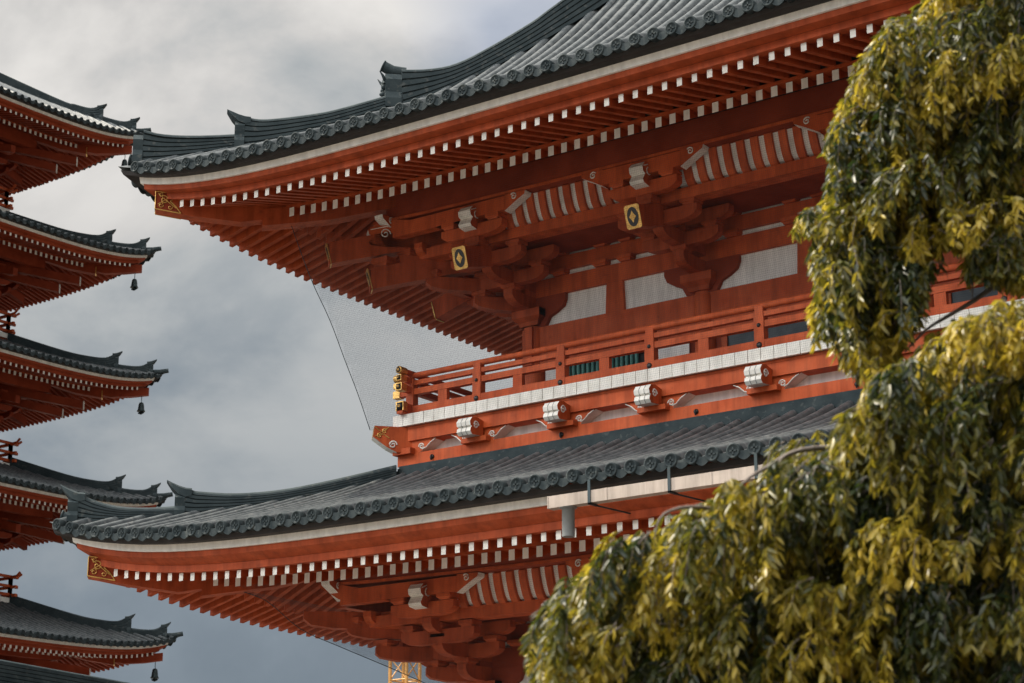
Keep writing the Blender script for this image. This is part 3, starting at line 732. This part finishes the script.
# gable ends and the main ridge
mr = MB(); zt = 24.4
mr.box((1.6, D / 2 - .35, zt - .1), (W - 1.6, D / 2 + .35, zt + .9)); mr.tube([(1.4, D / 2, zt + .95), (W - 1.4, D / 2, zt + .95)], .28, 10); mr.build('main_ridge', [TILED], ur)
for xg in (2.5, W - 2.5):
    gm = MB(); gm.prism([(2.4, 22.4), (D - 2.4, 22.4), (D / 2, 24.4)], (xg - .05, 0, 0), Y, Z, X * .1); gm.build('gable', [PLASTER], ur)
for xg in (1.9, W - 1.9):                                       # verge ridges running down the main slopes
    for sg, sd in ((0, 'front'), (1, 'back')):
        gm = MB(); secs = []
        for v in (-1.8, -2.5, -3, -4.0):
            z = lerp(up.prof, v); p = up.P(sd, xg, v, z); secs.append([p + X * a + Z * b for a, b in ((-.2, -.05), (.2, -.05), (.2, .5), (0, .62), (-.2, .5))])
        if secs: gm.loft(secs); gm.build('verge_ridge', [TILED], ur)

# ---- gutter
gt = MB(); gx0, gx1 = 5.20, 11.2; gy0, gy1 = -7.02, -6.84; gz = 7.90
gt.box((gx0, gy0, gz), (gx1, gy0 + .015, gz + .19)); gt.box((gx0, gy1 - .015, gz), (gx1, gy1, gz + .19)); gt.box((gx0, gy0 + .016, gz + .001), (gx1, gy1 - .016, gz + .02)); gt.box((gx0 - .012, gy0 - .004, gz - .004), (gx0 + .006, gy1 + .004, gz + .193))
for jx in (6.25, 8.1, 9.9): gt.box((jx, gy0 - .006, gz - .004), (jx + .05, gy0 - .001, gz + .191))
gob = gt.build('gutter', [CREAM], gate)
dp = MB(); dp.lathe([(.10, -.46), (.10, -.02), (.13, -.018), (.14, 0)], (5.52, (gy0 + gy1) / 2, gz - .01), Z, 18); dp.build('downpipe', [GREYM], gob)
for bx in (5.98, 7.42, 8.9, 10.3):
    b = MB(); b.box((bx - .025, gy0 - .02, gz - .03), (bx + .025, gy0 - .006, gz + .36)); b.box((bx - .025, gy0 - .02, gz - .032), (bx + .025, gy1 + .02, gz - .006))
    b.tube([(bx, gy1, gz - .02), (bx + .15, gy1 + .75, gz - .04)], .014, 6); b.build('gutter_bracket', [BRONZE], gob)
# ---- plinth, lower openings
pl = MB(); pl.box((-3.2, -3.2, 0), (W + 3.2, D + 3.2, .36)); pl.build('stone_plinth', [GRAN], gate)
for i in range(5):
    a, c = LC[i], LC[i + 1]
    m = MB(); m.box((a + .215, lo.y0 - .06, .4), (c - .215, lo.y0 + .0, 4.6)); dp_ = m.build('door', [PRED], gate)
    m = MB(); m.box((a + .2, lo.y0 - .09, 4.6), (c - .2, lo.y0 - .02, 4.95)); m.box((a + .2, lo.y0 - .09, 2.4), (c - .2, lo.y0 - .062, 2.6)); m.build('door_rail', [RED], dp_)

# ------------------------------------------------------------------ bird nets
def net(name, st, line, tmax, label, side_len, cell=.038, bottom_rope=True):
    o_ = thing(name, (AX, AY, 0), label, 'net'); m = MB(); tab = line
    acc = [0]
    for (a, b), (c, d) in zip(tab, tab[1:]): acc.append(acc[-1] + math.hypot(c - a, d - b))
    tv = list(zip(acc, [p[0] for p in tab])); tz = list(zip(acc, [p[1] for p in tab]))
    T = acc[-1]; r = .0009
    def strand(pts):
        secs = []
        for p in pts: secs.append([p + Vector((r * math.cos(a) * .8, r * math.cos(a + 1) , r * math.sin(a)))  for a in (0, 2.1, 4.2)])
        m.loft(secs, 0, True, False)
    nr = int(T / cell)
    for i in range(nr + 1):
        s_ = T * i / nr; v = lerp(tv, s_); z = lerp(tz, s_)
        strand([Vector((tmax, st.y0 - v, z)), Vector((st.x0 - v, st.y0 - v, z)), Vector((st.x0 - v, st.y0 + side_len, z))][0:2]); strand([Vector((st.x0 - v, st.y0 - v, z)), Vector((st.x0 - v, st.y0 + side_len, z))])
    for run, front in ((tmax - st.x0, True), (side_len, False)):
        t = -tab[0][0]
        while t < run:
            pts = []
            for j in range(len(tab) * 2 - 1):
                s_ = T * j / (len(tab) * 2 - 2); v = lerp(tv, s_); z = lerp(tz, s_)
                if v < -t: break
                pts.append(Vector((st.x0 + t, st.y0 - v, z)) if front else Vector((st.x0 - v, st.y0 + t, z)))
            if len(pts) > 1: strand(pts)
            t += cell
    m.build('netting', [NETM], o_, fix=False)
    e = MB(); e.tube([Vector((st.x0 - v, st.y0 - v, z)) for v, z in smooth_tab(tab, 4)], .008, 6); e.build('edge_rope', [BRONZE], o_)
    return o_
net('bird_net', up, [(3.62, 15.62), (3.28, 14.35), (2.98, 13.45), (2.75, 12.62), (2.55, 11.91), (2.37, 11.19)], 13.5,
    'fine grey bird net hanging from the upper eave to the balcony corner', D + 1)
net('bird_net', lo, [(3.62, 7.95), (3.13, 7.73), (2.64, 7.19), (2.09, 6.86), (1.39, 6.47), (.5, 5.95)], 9.0,
    'fine grey bird net drawn in under the lower eave towards the columns', D + .5)

# ------------------------------------------------------------------ pagoda
PXC, PYC = -55.36, 52.49
HB = 9.0
pag = thing('pagoda', (PXC - HB, PYC - HB, 0), 'red five-storey pagoda with dark tiled roofs stacked at the left edge', 'pagoda')
roofs = {5: (-.836, 32.31), 4: (-.373, 27.29), 3: (0, 22.26), 2: (.282, 17.34), 1: (.733, 11.99)}
ver = {5: -4.206, 4: -3.90, 3: -3.593, 2: -3.342, 1: -3.0}
KP = .78
def pagoda_roof(k):
    s, zc = roofs[k]; e = HB + s; rise = .62; zm = zc - rise - .05
    h = HB + ver[k] - .9 * 1; ov = e - h                                   # body half width and overhang to the white board
    st = Storey(-h, -h, 0, 2 * h, 2 * h, k=KP * 1.25, lift=rise * (ov + .3) ** 2 / ov ** 2, vref=ov + .3)
    vb = ov
    def q(v, z): return (vb + (v - 5.75) * KP, zm + (z - 15.60) * KP)
    vt = HB + (ver[k + 1] if k < 5 else -7.5) - h - .15
    rh = 1.75 if k < 5 else 6.0
    ve = q(6.08, 0)[0]; z_e = q(0, 15.85)[1]; run_ = ve - vt
    R1 = min(run_, 4.3)
    st.prof = smooth_tab([(ve - R1 * f, z_e + (1.72 if k < 5 else 2.55) * (f * (.74 if k < 5 else .97) + (.26 if k < 5 else .03) * f * f)) for f in (0, .2, .4, .6, .8, 1)] + ([(ve - R1 - g, z_e + 2.55 + g * .63) for g in (1.5, 3, run_ - R1)] if run_ > 5 else []), 3)
    0 and smooth_tab([(ve - run_ * f, z_e + rh * (f * .78 + .22 * f * f)) for f in (0, .2, .4, .6, .8, 1)], 3)
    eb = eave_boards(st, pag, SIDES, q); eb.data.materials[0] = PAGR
    rows = {}
    for nm, (a, b, wd, ht) in (('flying_rafter_row', FLY), ('base_rafter_row', BASE(st))):
        m = MB(); a2, b2 = q(*a), q(*b)
        for sd in ('right', 'back'):
            n = int((2 * h + 2 * a2[0]) / .26)
            for i in range(n):
                t = -a2[0] + .22 + i * .26
                rafter_mb(m, st, sd, t, a2, b2, wd * .85, ht * .85)
        r = m.build(nm, [PRED, WHITE], eb)
    m = MB(); c = Vector((h, h, 0)); d = Vector((1, 1, 0))
    E = lambda v, z: q(v, z)
    for pts, wd in (([(5.60, 15.60, 15.96), (5.0, 15.47, 15.88), (4.3, 15.40, 15.84), (3.4, 15.62, 16.0)], .26), ([(3.99, 15.335, 15.70), (3.0, 15.55, 15.9), (0, 16.9, 17.3)], .3)):
        diag_beam(m, c, d, [(q(v, 0)[0], q(0, a)[1], q(0, b)[1]) for v, a, b in pts], wd, 0)
    diag_beam(m, c, d, [(q(4.005, 0)[0], q(0, 15.33)[1], q(0, 15.705)[1]), (q(3.97, 0)[0], q(0, 15.33)[1], q(0, 15.705)[1])], .31, 1)
    m.build('hip_rafter', [PRED, GOLD], eb)
    m = MB()
    for sd in ('right', 'back'):
        st.sweep(m, sd, [q(1.9, 15.4), q(2.2, 15.4), q(2.2, 16.08), q(1.9, 16.22)], 0, 6)
        # bracket sets, projecting tail rafters with white ends
        Ls = 2 * h; o = st.out(sd); a = st.along(sd)
        for t in (0.3, h * 2 / 3, h * 4 / 3, 2 * h - .3):
            for (z, ln) in ((13.9, .7), (14.3, 1.3), (14.7, 1.8)):
                zz = q(0, z)[1]; p = st.P(sd, t, 0, zz); vmax = q(0, 0)[0]
                L_ = ln * KP + .1
                m.prism([(0, 0), (L_ - .2, 0), (L_, .1), (L_, .26), (0, .26)], p - a * .1, o, Z, a * .2, 0); xarm(m, p + o * (L_ - .12) + Z * .02, a, 1.5, .22, .16, 0); bearing(m, p + o * (L_ - .15) + Z * .26, .3, .1)
            e_ = st.P(sd, t, q(2.9, 0)[0] if False else 2.9 * KP, q(0, 14.55)[1]); dd = (o - Z * .3).normalized(); n2 = Z
            m.prism([(0, -.15), (-2.2, -.15), (-2.2, .15), (0, .15)], e_ - a * .11, dd, n2, a * .22, 0)
            m.prism([(.004, -.15), (.03, -.15), (.03, .15), (.004, .15)], e_ - a * .11, dd, n2, a * .22, 0)
    for i_, (v, z) in enumerate(((2.6, 14.3), (3.3, 14.75))):
        diag_beam(m, c, d, [(v * KP + .05, q(0, z)[1], q(0, z + .4)[1]), (0, q(0, z + .8)[1], q(0, z + 1.2)[1])], .22, 0)
        diag_beam(m, c, d, [(v * KP + .08, q(0, z)[1], q(0, z + .4)[1]), (v * KP + .055, q(0, z)[1], q(0, z + .4)[1])], .23, 1)
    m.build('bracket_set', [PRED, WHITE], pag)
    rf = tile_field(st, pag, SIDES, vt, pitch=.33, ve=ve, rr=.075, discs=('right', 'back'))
    Lr = st.W
    def crest(v, up_): return st.roofz(-v, v, Lr) + up_
    # two-stage hip ridges with up-turned ends
    a1, a2 = ve - 1.35, ve - .40
    T1 = [(a1, crest(a1, .62)), (a1 - .25, crest(a1 - .25, .40)), (a1 - .7, crest(a1 - .7, .34)), (a1 - 1.4, crest(a1 - 1.4, .34)), (vt + .05, crest(vt + .05, .36))]
    T2 = [(a2, crest(a2, .44)), (a2 - .22, crest(a2 - .22, .25)), (a2 - .6, crest(a2 - .6, .20)), (a1 - .3, crest(a1 - .3, .22))]
    for key, (cc, dd) in hip_dirs(st).items():
        for T in (T1, T2): hip_ridge(rf, cc, dd, T, st, Lr, .32, k=.75, end='horn')
        t = MB(); v = ve - .1; dn = dd.normalized(); p = cc + dd * v + Z * (st.roofz(-v, v, Lr) + .04)
        t.tube([p - dn * .4, p + Z * .03, p + dn * .32 + Z * .1], [.1, .1, .085], 10); t.build('corner_tile', [TILED], rf)
    # body of the storey
    zb = zm - 3.6 if k > 1 else .8
    b = MB(); b.box((-h, -h, zb), (h, h, q(0, 17.2)[1]))
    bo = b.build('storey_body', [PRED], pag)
    if k > 1:                                                       # balcony and railing on the roof below
        hv = HB + ver[k]; zf = {5: 28.86, 4: 23.72, 3: 18.57, 2: 13.44}[k]
        f = MB(); f.box((-hv + .1, -hv + .1, zf - .28), (hv - .1, hv - .1, zf - .11), 0); f.box((-hv, -hv, zf - .105), (hv, hv, zf + .085), 1); f.build('balcony_floor', [RED, WHITE], pag)
        rl = MB(); pv = hv - .12; ex = .34
        for sg in (1, -1):
            for zz, r_, kind in ((zf + .86, .05, 0), (zf + .50, .05, 1), (zf + .18, .055, 1)):
                rl.box((-pv - ex, sg * pv - r_, zz - r_), (pv + ex, sg * pv + r_, zz + r_)); rl.box((sg * pv - r_ + .003, -pv - ex, zz - r_ + .04), (sg * pv + r_ - .003, pv + ex, zz + r_ + .04))
            # rail ends turn up at the corners
            rl.tube([(pv, sg * pv, zf + .88), (pv + ex, sg * pv, zf + .90), (pv + ex + .16, sg * pv, zf + 1.02)], .05, 6); rl.tube([(sg * pv, pv, zf + .9), (sg * pv, pv + ex, zf + .94), (sg * pv, pv + ex + .16, zf + 1.06)], .05, 6)
            for i in range(7):
                t = -pv + 2 * pv * i / 6
                rl.box((t - .06, sg * pv - .06, zf + .09), (t + .06, sg * pv + .06, zf + .84)); rl.box((sg * pv - .06, t - .06, zf + .09), (sg * pv + .06, t + .06, zf + .84))
        rl.build('railing', [RED], pag)
    return st, q
PR = {k: pagoda_roof(k) for k in (1, 2, 3, 4, 5)}
fn = MB(); fn.lathe([(1.0, 0), (1.0, .8), (.2, 1.2), (.12, 8.5), (.02, 9)], (0, 0, 37.5), Z, 14)
for i in range(9): fn.lathe([(.75 - i * .03, 0), (.8 - i * .03, .06), (.75 - i * .03, .12)], (0, 0, 39.2 + i * .6), Z, 18)
fn.build('finial', [BRONZE], pag)
pb = MB(); pb.box((-13, -13, 0), (13, 13, 1.2)); pb.build('podium', [GRAN], pag)
# wind bells under the visible corners
def bell(x, y, z, label):
    o = thing('wind_bell', (x, y, z), label, 'bell', 'bells under the pagoda roof corners')
    m = MB(); m.lathe([(.03, -.02), (.075, -.035), (.10, -.09), (.115, -.20), (.125, -.30), (.165, -.38), (.16, -.385), (.1, -.36), (.004, -.2)], (0, 0, -.12), Z, 16); m.tube([(0, 0, .12), (0, 0, -.14)], .014, 6); m.tube([(-.0, 0, -.3), (0, 0, -.52)], .01, 6)
    m.build('bell_body', [BRONZE], o)
    t = MB(); t.prism([(-.13, 0), (0, -.05), (.13, 0), (.15, .045), (0, .075), (-.15, .045)], (-.0, -.0, -.58), (X + Y * .2).normalized(), Z, Y * .012); t.build('clapper_vane', [BRONZE], o)
for k, word in ((5, 'highest small dark wind bell, beside the tip of the gate roof'), (4, 'small dark wind bell under the second pagoda roof from the top'), (3, 'small dark wind bell under the middle pagoda roof corner'), (1, 'lowest small dark wind bell, under the bottom pagoda roof corner')):
    st, q = PR[k]; v = q(5.36, 0)[0]; cx = PXC - HB + st.x0 + st.W + v; cy = PYC - HB + st.y0 + st.D + v
    bell(cx, cy, q(0, 15.50)[1] - .08, word)

# ------------------------------------------------------------------ neighbouring tiled hall (low roof at the bottom left)
def on_x(x, y, X_): r = ray(x, y); return EYE + r * ((X_ - EYE.x) / r.x)
p1 = on_x(0, 661, -42.0); p2 = on_x(128, 684, -42.0)
hall = thing('tiled_hall', (-42.0, (p1.y + p2.y) / 2, 0), 'low hall with a layered dark tile ridge in the bottom left corner', 'hall')
hy = (p1.y + p2.y) / 2; dz_ = (p2.z - p1.z) / (p2.y - p1.y)
def hr(y): return p1.z + (y - p1.y) * dz_
m = MB(); ya, yb = p1.y - 7, p2.y + 3
for j in range(7):
    w_ = .34 - j * .018
    m.loft([[Vector((sx * w_, y - hy, hr(y) - .75 + j * .105 + zz)) for sx, zz in ((-1, 0), (1, 0), (1, .085), (-1, .085))] for y in (ya, (ya + yb) / 2, yb)], 0)
m.loft([[Vector((.15 * math.cos(a), y - hy, hr(y) - .06 + .10 * math.sin(a))) for a in [PI * i / 8 for i in range(9)]] for y in (ya, (ya + yb) / 2, yb)], 0)
m.build('layered_ridge', [TILED], hall)
m = MB()
def hslope(x, y): return hr(y) - .62 - (x * .62 - .035 * x * x)
for sg in (1, -1):
    m.loft([[Vector((sg * x, y - hy, hslope(x, y))) for x in [.2 + 4.6 * i / 8 for i in range(9)]] for y in (ya, yb)], 0, False, False)
    y = ya + .15
    while y < yb:
        m.loft([[Vector((sg * x, y - hy + .085 * math.cos(a), hslope(x, y) + .09 * math.sin(a))) for a in [PI * i / 5 for i in range(6)]] for x in [.2 + 4.65 * i / 8 for i in range(9)]], 0, False, False, True); y += .34
m.build('tile_roof', [TILED], hall, fix=False)
m = MB(); m.box((-3.8, ya - hy + .8, 0), (3.8, yb - hy - .8, hr(yb) - 2.6)); m.build('wall', [PLASTER], hall)
m = MB()
for yy in (ya + .8, yb - .8): m.prism([(-3.8, hr(yb) - 2.65), (3.8, hr(yb) - 2.65), (0, hr(yb) - .7)], (0, yy - hy - .05, 0), X, Z, Y * .1)
m.build('gable', [PLASTER], hall)

# ------------------------------------------------------------------ steel mast beyond the gate
mp_ = at(405, 668, 80); mz = at(405, 658, 80).z
mast = thing('steel_mast', (mp_.x, mp_.y, 0), 'yellow steel lattice mast seen under the lower eave of the gate', 'mast')
m = MB(); hw = .42
for sx in (-1, 1):
    for sy in (-1, 1): m.box((sx * hw - .05, sy * hw - .05, 0), (sx * hw + .05, sy * hw + .05, mz + (.5 if (sx < 0) else 0)))
m.build('mast_leg', [YEL], mast)
m = MB(); nb = int(mz / .9)
for i in range(nb + 1):
    z = mz - i * .9
    for a, b in (((-hw, -hw), (hw, -hw)), ((hw, -hw), (hw, hw)), ((hw, hw), (-hw, hw)), ((-hw, hw), (-hw, -hw))):
        m.tube([(*a, z), (*b, z)], .035, 5)
        if z > .95: m.tube([(*a, z), (*b, z - .9)], .028, 5)
m.build('mast_bracing', [YEL], mast)

# ------------------------------------------------------------------ weeping tree
rnd = random.Random(11)
def leafmat():
    m = bpy.data.materials.new('leaf'); m.use_nodes = True; t = m.node_tree; b = t.nodes['Principled BSDF']; o = t.nodes['Material Output']
    at_ = N(t, 'ShaderNodeAttribute', attribute_name='leaf_tint')
    c = ramp(t, at_.outputs['Fac'], [(0, (.012, .022, .010)), (.35, (.042, .052, .012)), (.65, (.165, .137, .016)), (1, (.40, .295, .034))])  # tint carries leaf age, plus crown shade and sunlit edges put into colour
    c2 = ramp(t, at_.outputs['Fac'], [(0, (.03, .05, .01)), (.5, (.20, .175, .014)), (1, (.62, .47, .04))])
    t.links.new(c.outputs[0], b.inputs['Base Color']); b.inputs['Roughness'].default_value = .36; b.inputs['Specular IOR Level'].default_value = .42
    tr = N(t, 'ShaderNodeBsdfTranslucent'); t.links.new(c2.outputs[0], tr.inputs[0])
    mx = N(t, 'ShaderNodeMixShader'); mx.inputs[0].default_value = .42
    t.links.new(b.outputs[0], mx.inputs[1]); t.links.new(tr.outputs[0], mx.inputs[2]); t.links.new(mx.outputs[0], o.inputs[0])
    return m
LEAF = leafmat()
tp = at(1165, 700, 16.5)
tree = thing('weeping_tree', (tp.x, tp.y, 0), 'weeping tree with long drooping olive and yellow-green leaves in front of the gate', 'tree')
T0 = Vector((tp.x, tp.y, 0))
def inside(p, poly):
    x, y = p; r = False; n = len(poly); j = n - 1
    for i in range(n):
        (xi, yi), (xj, yj) = poly[i], poly[j]
        if (yi > y) != (yj > y) and x < (xj - xi) * (y - yi) / (yj - yi) + xi: r = not r
        j = i
    return r
def px(p):
    v = p - EYE; z = v.dot(FW); return 512 + FPX * v.dot(RT) / z, 341.5 - FPX * v.dot(UP) / z
UPOLY = [(960, -60), (925, 5), (893, 24), (866, 58), (846, 98), (830, 126), (826, 165), (836, 188), (810, 205), (784, 230), (794, 244), (818, 240), (810, 270), (820, 288), (810, 322), (815, 352), (832, 344), (838, 368), (852, 384), (884, 388), (908, 345), (926, 322), (930, 296), (934, 266), (948, 252), (962, 262), (970, 292), (985, 288), (1000, 296), (1060, 304), (1120, 304), (1120, -60)]
LPOLY = [(1120, 280), (1060, 285), (1024, 302), (985, 314), (950, 330), (915, 352), (885, 376), (862, 398), (846, 424), (826, 444), (800, 452), (775, 467), (752, 482), (725, 494), (700, 514), (672, 521), (655, 540), (640, 535), (615, 553), (590, 562), (573, 585), (554, 597), (538, 624), (522, 652), (529, 668), (538, 700), (545, 790), (1120, 790)]
LV, LFc, LT = [], [], []
def leaf(p, d, nrm, ln, wd, tint):
    s = d.cross(nrm).normalized(); nrm = s.cross(d).normalized(); b = len(LV); bend = .12 * ln
    def q(f, g, h=0): return tuple(p + d * (ln * f) + s * (wd * g) + nrm * (h * ln - bend * f * f))
    LV.extend([q(0, 0), q(.28, -.46, .06), q(.28, 0), q(.28, .46, .06), q(.62, -.42, .05), q(.62, 0), q(.62, .42, .05), q(1, 0)])
    LFc.extend([(b, b + 2, b + 1), (b, b + 3, b + 2), (b + 1, b + 2, b + 5, b + 4), (b + 2, b + 3, b + 6, b + 5), (b + 4, b + 5, b + 7), (b + 5, b + 6, b + 7)])
    LT.extend([tint] * 8)
twm = MB()
def twig(p, d0, ln, poly, droop, base_tint):
    n = max(4, int(ln / .032)); d = d0.normalized(); pts = [p.copy()]; q = p.copy(); st = ln / n
    for i in range(n):
        d = (d + Vector((0, 0, -droop * st * 9)) + Vector((rnd.uniform(-1, 1), rnd.uniform(-1, 1), rnd.uniform(-1, 1))) * .07).normalized()
        q = q + d * st; pts.append(q.copy())
    if not inside(px(pts[-1] - Z * .07), poly) or not inside(px(pts[len(pts) // 2] - Z * .03), poly): return False
    for i in range(1, n + 1):
        f = i / n; dd = (pts[i] - pts[i - 1]).normalized()
        for k in range((2, 3, 2)[i % 3] if i < n else 4):
            a = rnd.uniform(0, 2 * PI); side = Vector((math.cos(a), math.sin(a), rnd.uniform(-.2, .2)))
            ld = (dd * rnd.uniform(.35, .8) + side * rnd.uniform(.3, 1.3) + Vector((0, 0, -rnd.uniform(.15, 1.0)))).normalized()
            nr = (Vector((rnd.uniform(-1, 1), rnd.uniform(-1, 1), rnd.uniform(-.3, 1))) + SUN * .55).normalized()
            if abs(nr.dot(ld)) > .9: continue
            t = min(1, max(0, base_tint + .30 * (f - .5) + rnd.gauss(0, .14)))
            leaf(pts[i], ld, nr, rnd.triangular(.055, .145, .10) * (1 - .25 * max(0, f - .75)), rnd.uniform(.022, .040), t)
    if rnd.random() < .5: twm.tube([v - T0 for v in pts[::4] + [pts[-1]]], [.006 - .004 * i / max(1, len(pts[::4])) for i in range(len(pts[::4]) + 1)], 4)
    return True
out_ = (-RT * .8 - FH * .25)
def fill(poly, count, dr, lens, dirn, lo_x=520, near=0.0):
    xs = [p[0] for p in poly]; ys = [p[1] for p in poly]; ok = 0; tries = 0
    while ok < count and tries < count * 12:
        tries += 1
        x = rnd.uniform(min(xs), max(xs)); y = rnd.uniform(min(ys), max(ys))
        if not inside((x, y), poly): continue
        p = at(x, y, rnd.triangular(*dr))
        d = dirn + Vector((rnd.uniform(-.6, .6), rnd.uniform(-.6, .6), rnd.uniform(-.35, .35)))
        if twig(p, d, rnd.uniform(*lens), poly, rnd.uniform(.5, 1.1), rnd.choice((.05, .1, .2, .3)) + rnd.uniform(-.06, .06)): ok += 1  # inner shoots get dark tints: the crown's inner shade is in the leaf colour
def clumps(poly, count, dr, dirn):
    # hanging sprays: a spray's shoots leave one bough tip together, arch over and fall as a tassel
    xs = [p[0] for p in poly]; ys = [p[1] for p in poly]; made = []; tries = 0
    while len(made) < count and tries < count * 60:
        tries += 1
        x = rnd.uniform(min(xs), min(1060, max(xs))); y = rnd.uniform(min(ys), min(720, max(ys)))
        if not inside((x, y + 12), poly): continue
        p = at(x, y, rnd.uniform(*dr))
        if any((p - q).length < .29 for q in made): continue
        made.append(p); base = rnd.choice((.16, .30, .42, .55, .68, .82)); w_ = rnd.uniform(.10, .24); L_ = rnd.uniform(.28, .62)
        for _ in range(rnd.randint(13, 22)):
            a = rnd.uniform(0, 2 * PI); r_ = w_ * math.sqrt(rnd.random())
            q = p + Vector((r_ * math.cos(a), r_ * math.sin(a), rnd.uniform(-.12, .06)))
            d = dirn * rnd.uniform(.3, 1.2) + Vector((math.cos(a), math.sin(a), 0)) * rnd.uniform(0, .6) + Z * rnd.uniform(-.1, .35)
            for ln in (L_ * rnd.uniform(.6, 1.1), L_ * .5, .2):
                if twig(q, d, ln, poly, rnd.uniform(.8, 1.6), base + rnd.uniform(-.15, .15)): break
fill(UPOLY, 620, (16.2, 19.0, 17.6), (.3, .75), out_ * .6 + Vector((0, 0, -.2)))
fill(LPOLY, 1050, (15.4, 18.6, 17.0), (.3, .8), out_ * .8 + Vector((0, 0, -.25)))
clumps(UPOLY, 135, (14.2, 15.8), out_ * .5); clumps(LPOLY, 230, (12.9, 14.8), out_ * .7)
# sprays along the outline: short hanging tassels that give the ragged edge
def edge(poly, n, dr, lens):
    seg = [(a, b) for a, b in zip(poly, poly[1:]) if max(a[0], b[0]) < 1045 and max(a[1], b[1]) < 720]
    for _ in range(n):
        a, b = rnd.choice(seg); f = rnd.random(); x = a[0] + (b[0] - a[0]) * f + rnd.uniform(2, 16); y = a[1] + (b[1] - a[1]) * f + rnd.uniform(0, 14)
        if inside((x, y), poly): twig(at(x, y, rnd.triangular(*dr)), out_ * .5 + Vector((0, 0, .1)), rnd.uniform(*lens), poly, 1.4, rnd.uniform(.5, .95))  # outline leaves get yellow tints: the sunlit edge is put into their colour
edge(UPOLY, 360, (14.2, 16.5, 15), (.16, .34)); edge(LPOLY, 460, (13.2, 16.0, 14.4), (.16, .36))
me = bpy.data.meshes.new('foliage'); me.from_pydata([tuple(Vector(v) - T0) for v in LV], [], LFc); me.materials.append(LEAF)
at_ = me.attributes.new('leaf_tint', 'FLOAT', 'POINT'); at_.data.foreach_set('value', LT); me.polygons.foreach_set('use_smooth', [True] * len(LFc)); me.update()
fo = bpy.data.objects.new('foliage', me); col.objects.link(fo); fo.parent = tree
twm.build('twigs', [BARK], fo)
print('leaves', len(LV) // 8)
# trunk and limbs
crown_hub = at(1150, 330, 16.4); 
m = MB()
trk = [T0, T0 + Vector((.05, .03, 1.6)), T0 + Vector((-.05, .1, 3.2)), crown_hub, at(1120, 120, 16.6), at(1090, -40, 16.2)]
m.tube([p - T0 for p in trk], [.30, .24, .21, .17, .13, .08], 14); m.build('trunk', [BARK], tree)
def limb(pts, r0, r1):
    m = MB(); P = [at(*p) - T0 if not isinstance(p, Vector) else p - T0 for p in pts]
    # round the bends off
    Q = []
    for i in range(len(P) - 1):
        p0, p1, p2, p3 = P[max(i - 1, 0)], P[i], P[i + 1], P[min(i + 2, len(P) - 1)]
        for k in range(4):
            s = k / 4; Q.append(.5 * (2 * p1 + (p2 - p0) * s + (2 * p0 - 5 * p1 + 4 * p2 - p3) * s * s + (3 * p1 - p0 - 3 * p2 + p3) * s ** 3))
    Q.append(P[-1]); n = len(Q)
    m.tube(Q, [r0 + (r1 - r0) * i / (n - 1) for i in range(n)], 8); m.build('limb', [BARK], tree)
limb([crown_hub, (1060, 245, 16), (1010, 275, 15.6), (975, 300, 15.3), (948, 316, 15.1), (926, 330, 14.9), (905, 352, 14.7)], .032, .007)
limb([crown_hub, (1080, 300, 15.8), (1000, 332, 15.0), (955, 342, 14.3), (926, 350, 13.8), (905, 370, 13.6), (888, 395, 13.6)], .03, .006)
limb([crown_hub, (1060, 400, 16.6), (930, 440, 16.0), (860, 446, 14.6), (802, 450, 13.4), (772, 464, 13.1), (742, 484, 13.0), (722, 512, 13.0)], .034, .006)
limb([(800, 450, 13.3), (782, 458, 13.1), (774, 478, 13.0), (772, 498, 13.0)], .008, .003)
limb([crown_hub, (1000, 500, 17), (850, 540, 16.2), (760, 520, 14.8), (700, 507, 13.3), (664, 514, 13.1), (655, 536, 13.1)], .03, .005)
limb([crown_hub, (1000, 600, 17), (800, 600, 16.4), (660, 600, 15.5), (590, 610, 14.8), (555, 645, 14.5)], .06, .008)
limb([at(1120, 120, 16.6), (1040, 20, 17), (985, 12, 16.0), (930, 16, 15.0), (900, 34, 14.8), (874, 70, 14.8)], .028, .005)
limb([at(1120, 120, 16.6), (1020, 110, 17.4), (940, 130, 17.2), (880, 170, 16.6), (840, 210, 16.0)], .03, .006)
limb([at(1120, 120, 16.6), (1040, 160, 16.2), (985, 200, 15.9), (975, 260, 15.8), (972, 300, 15.8)], .022, .005)
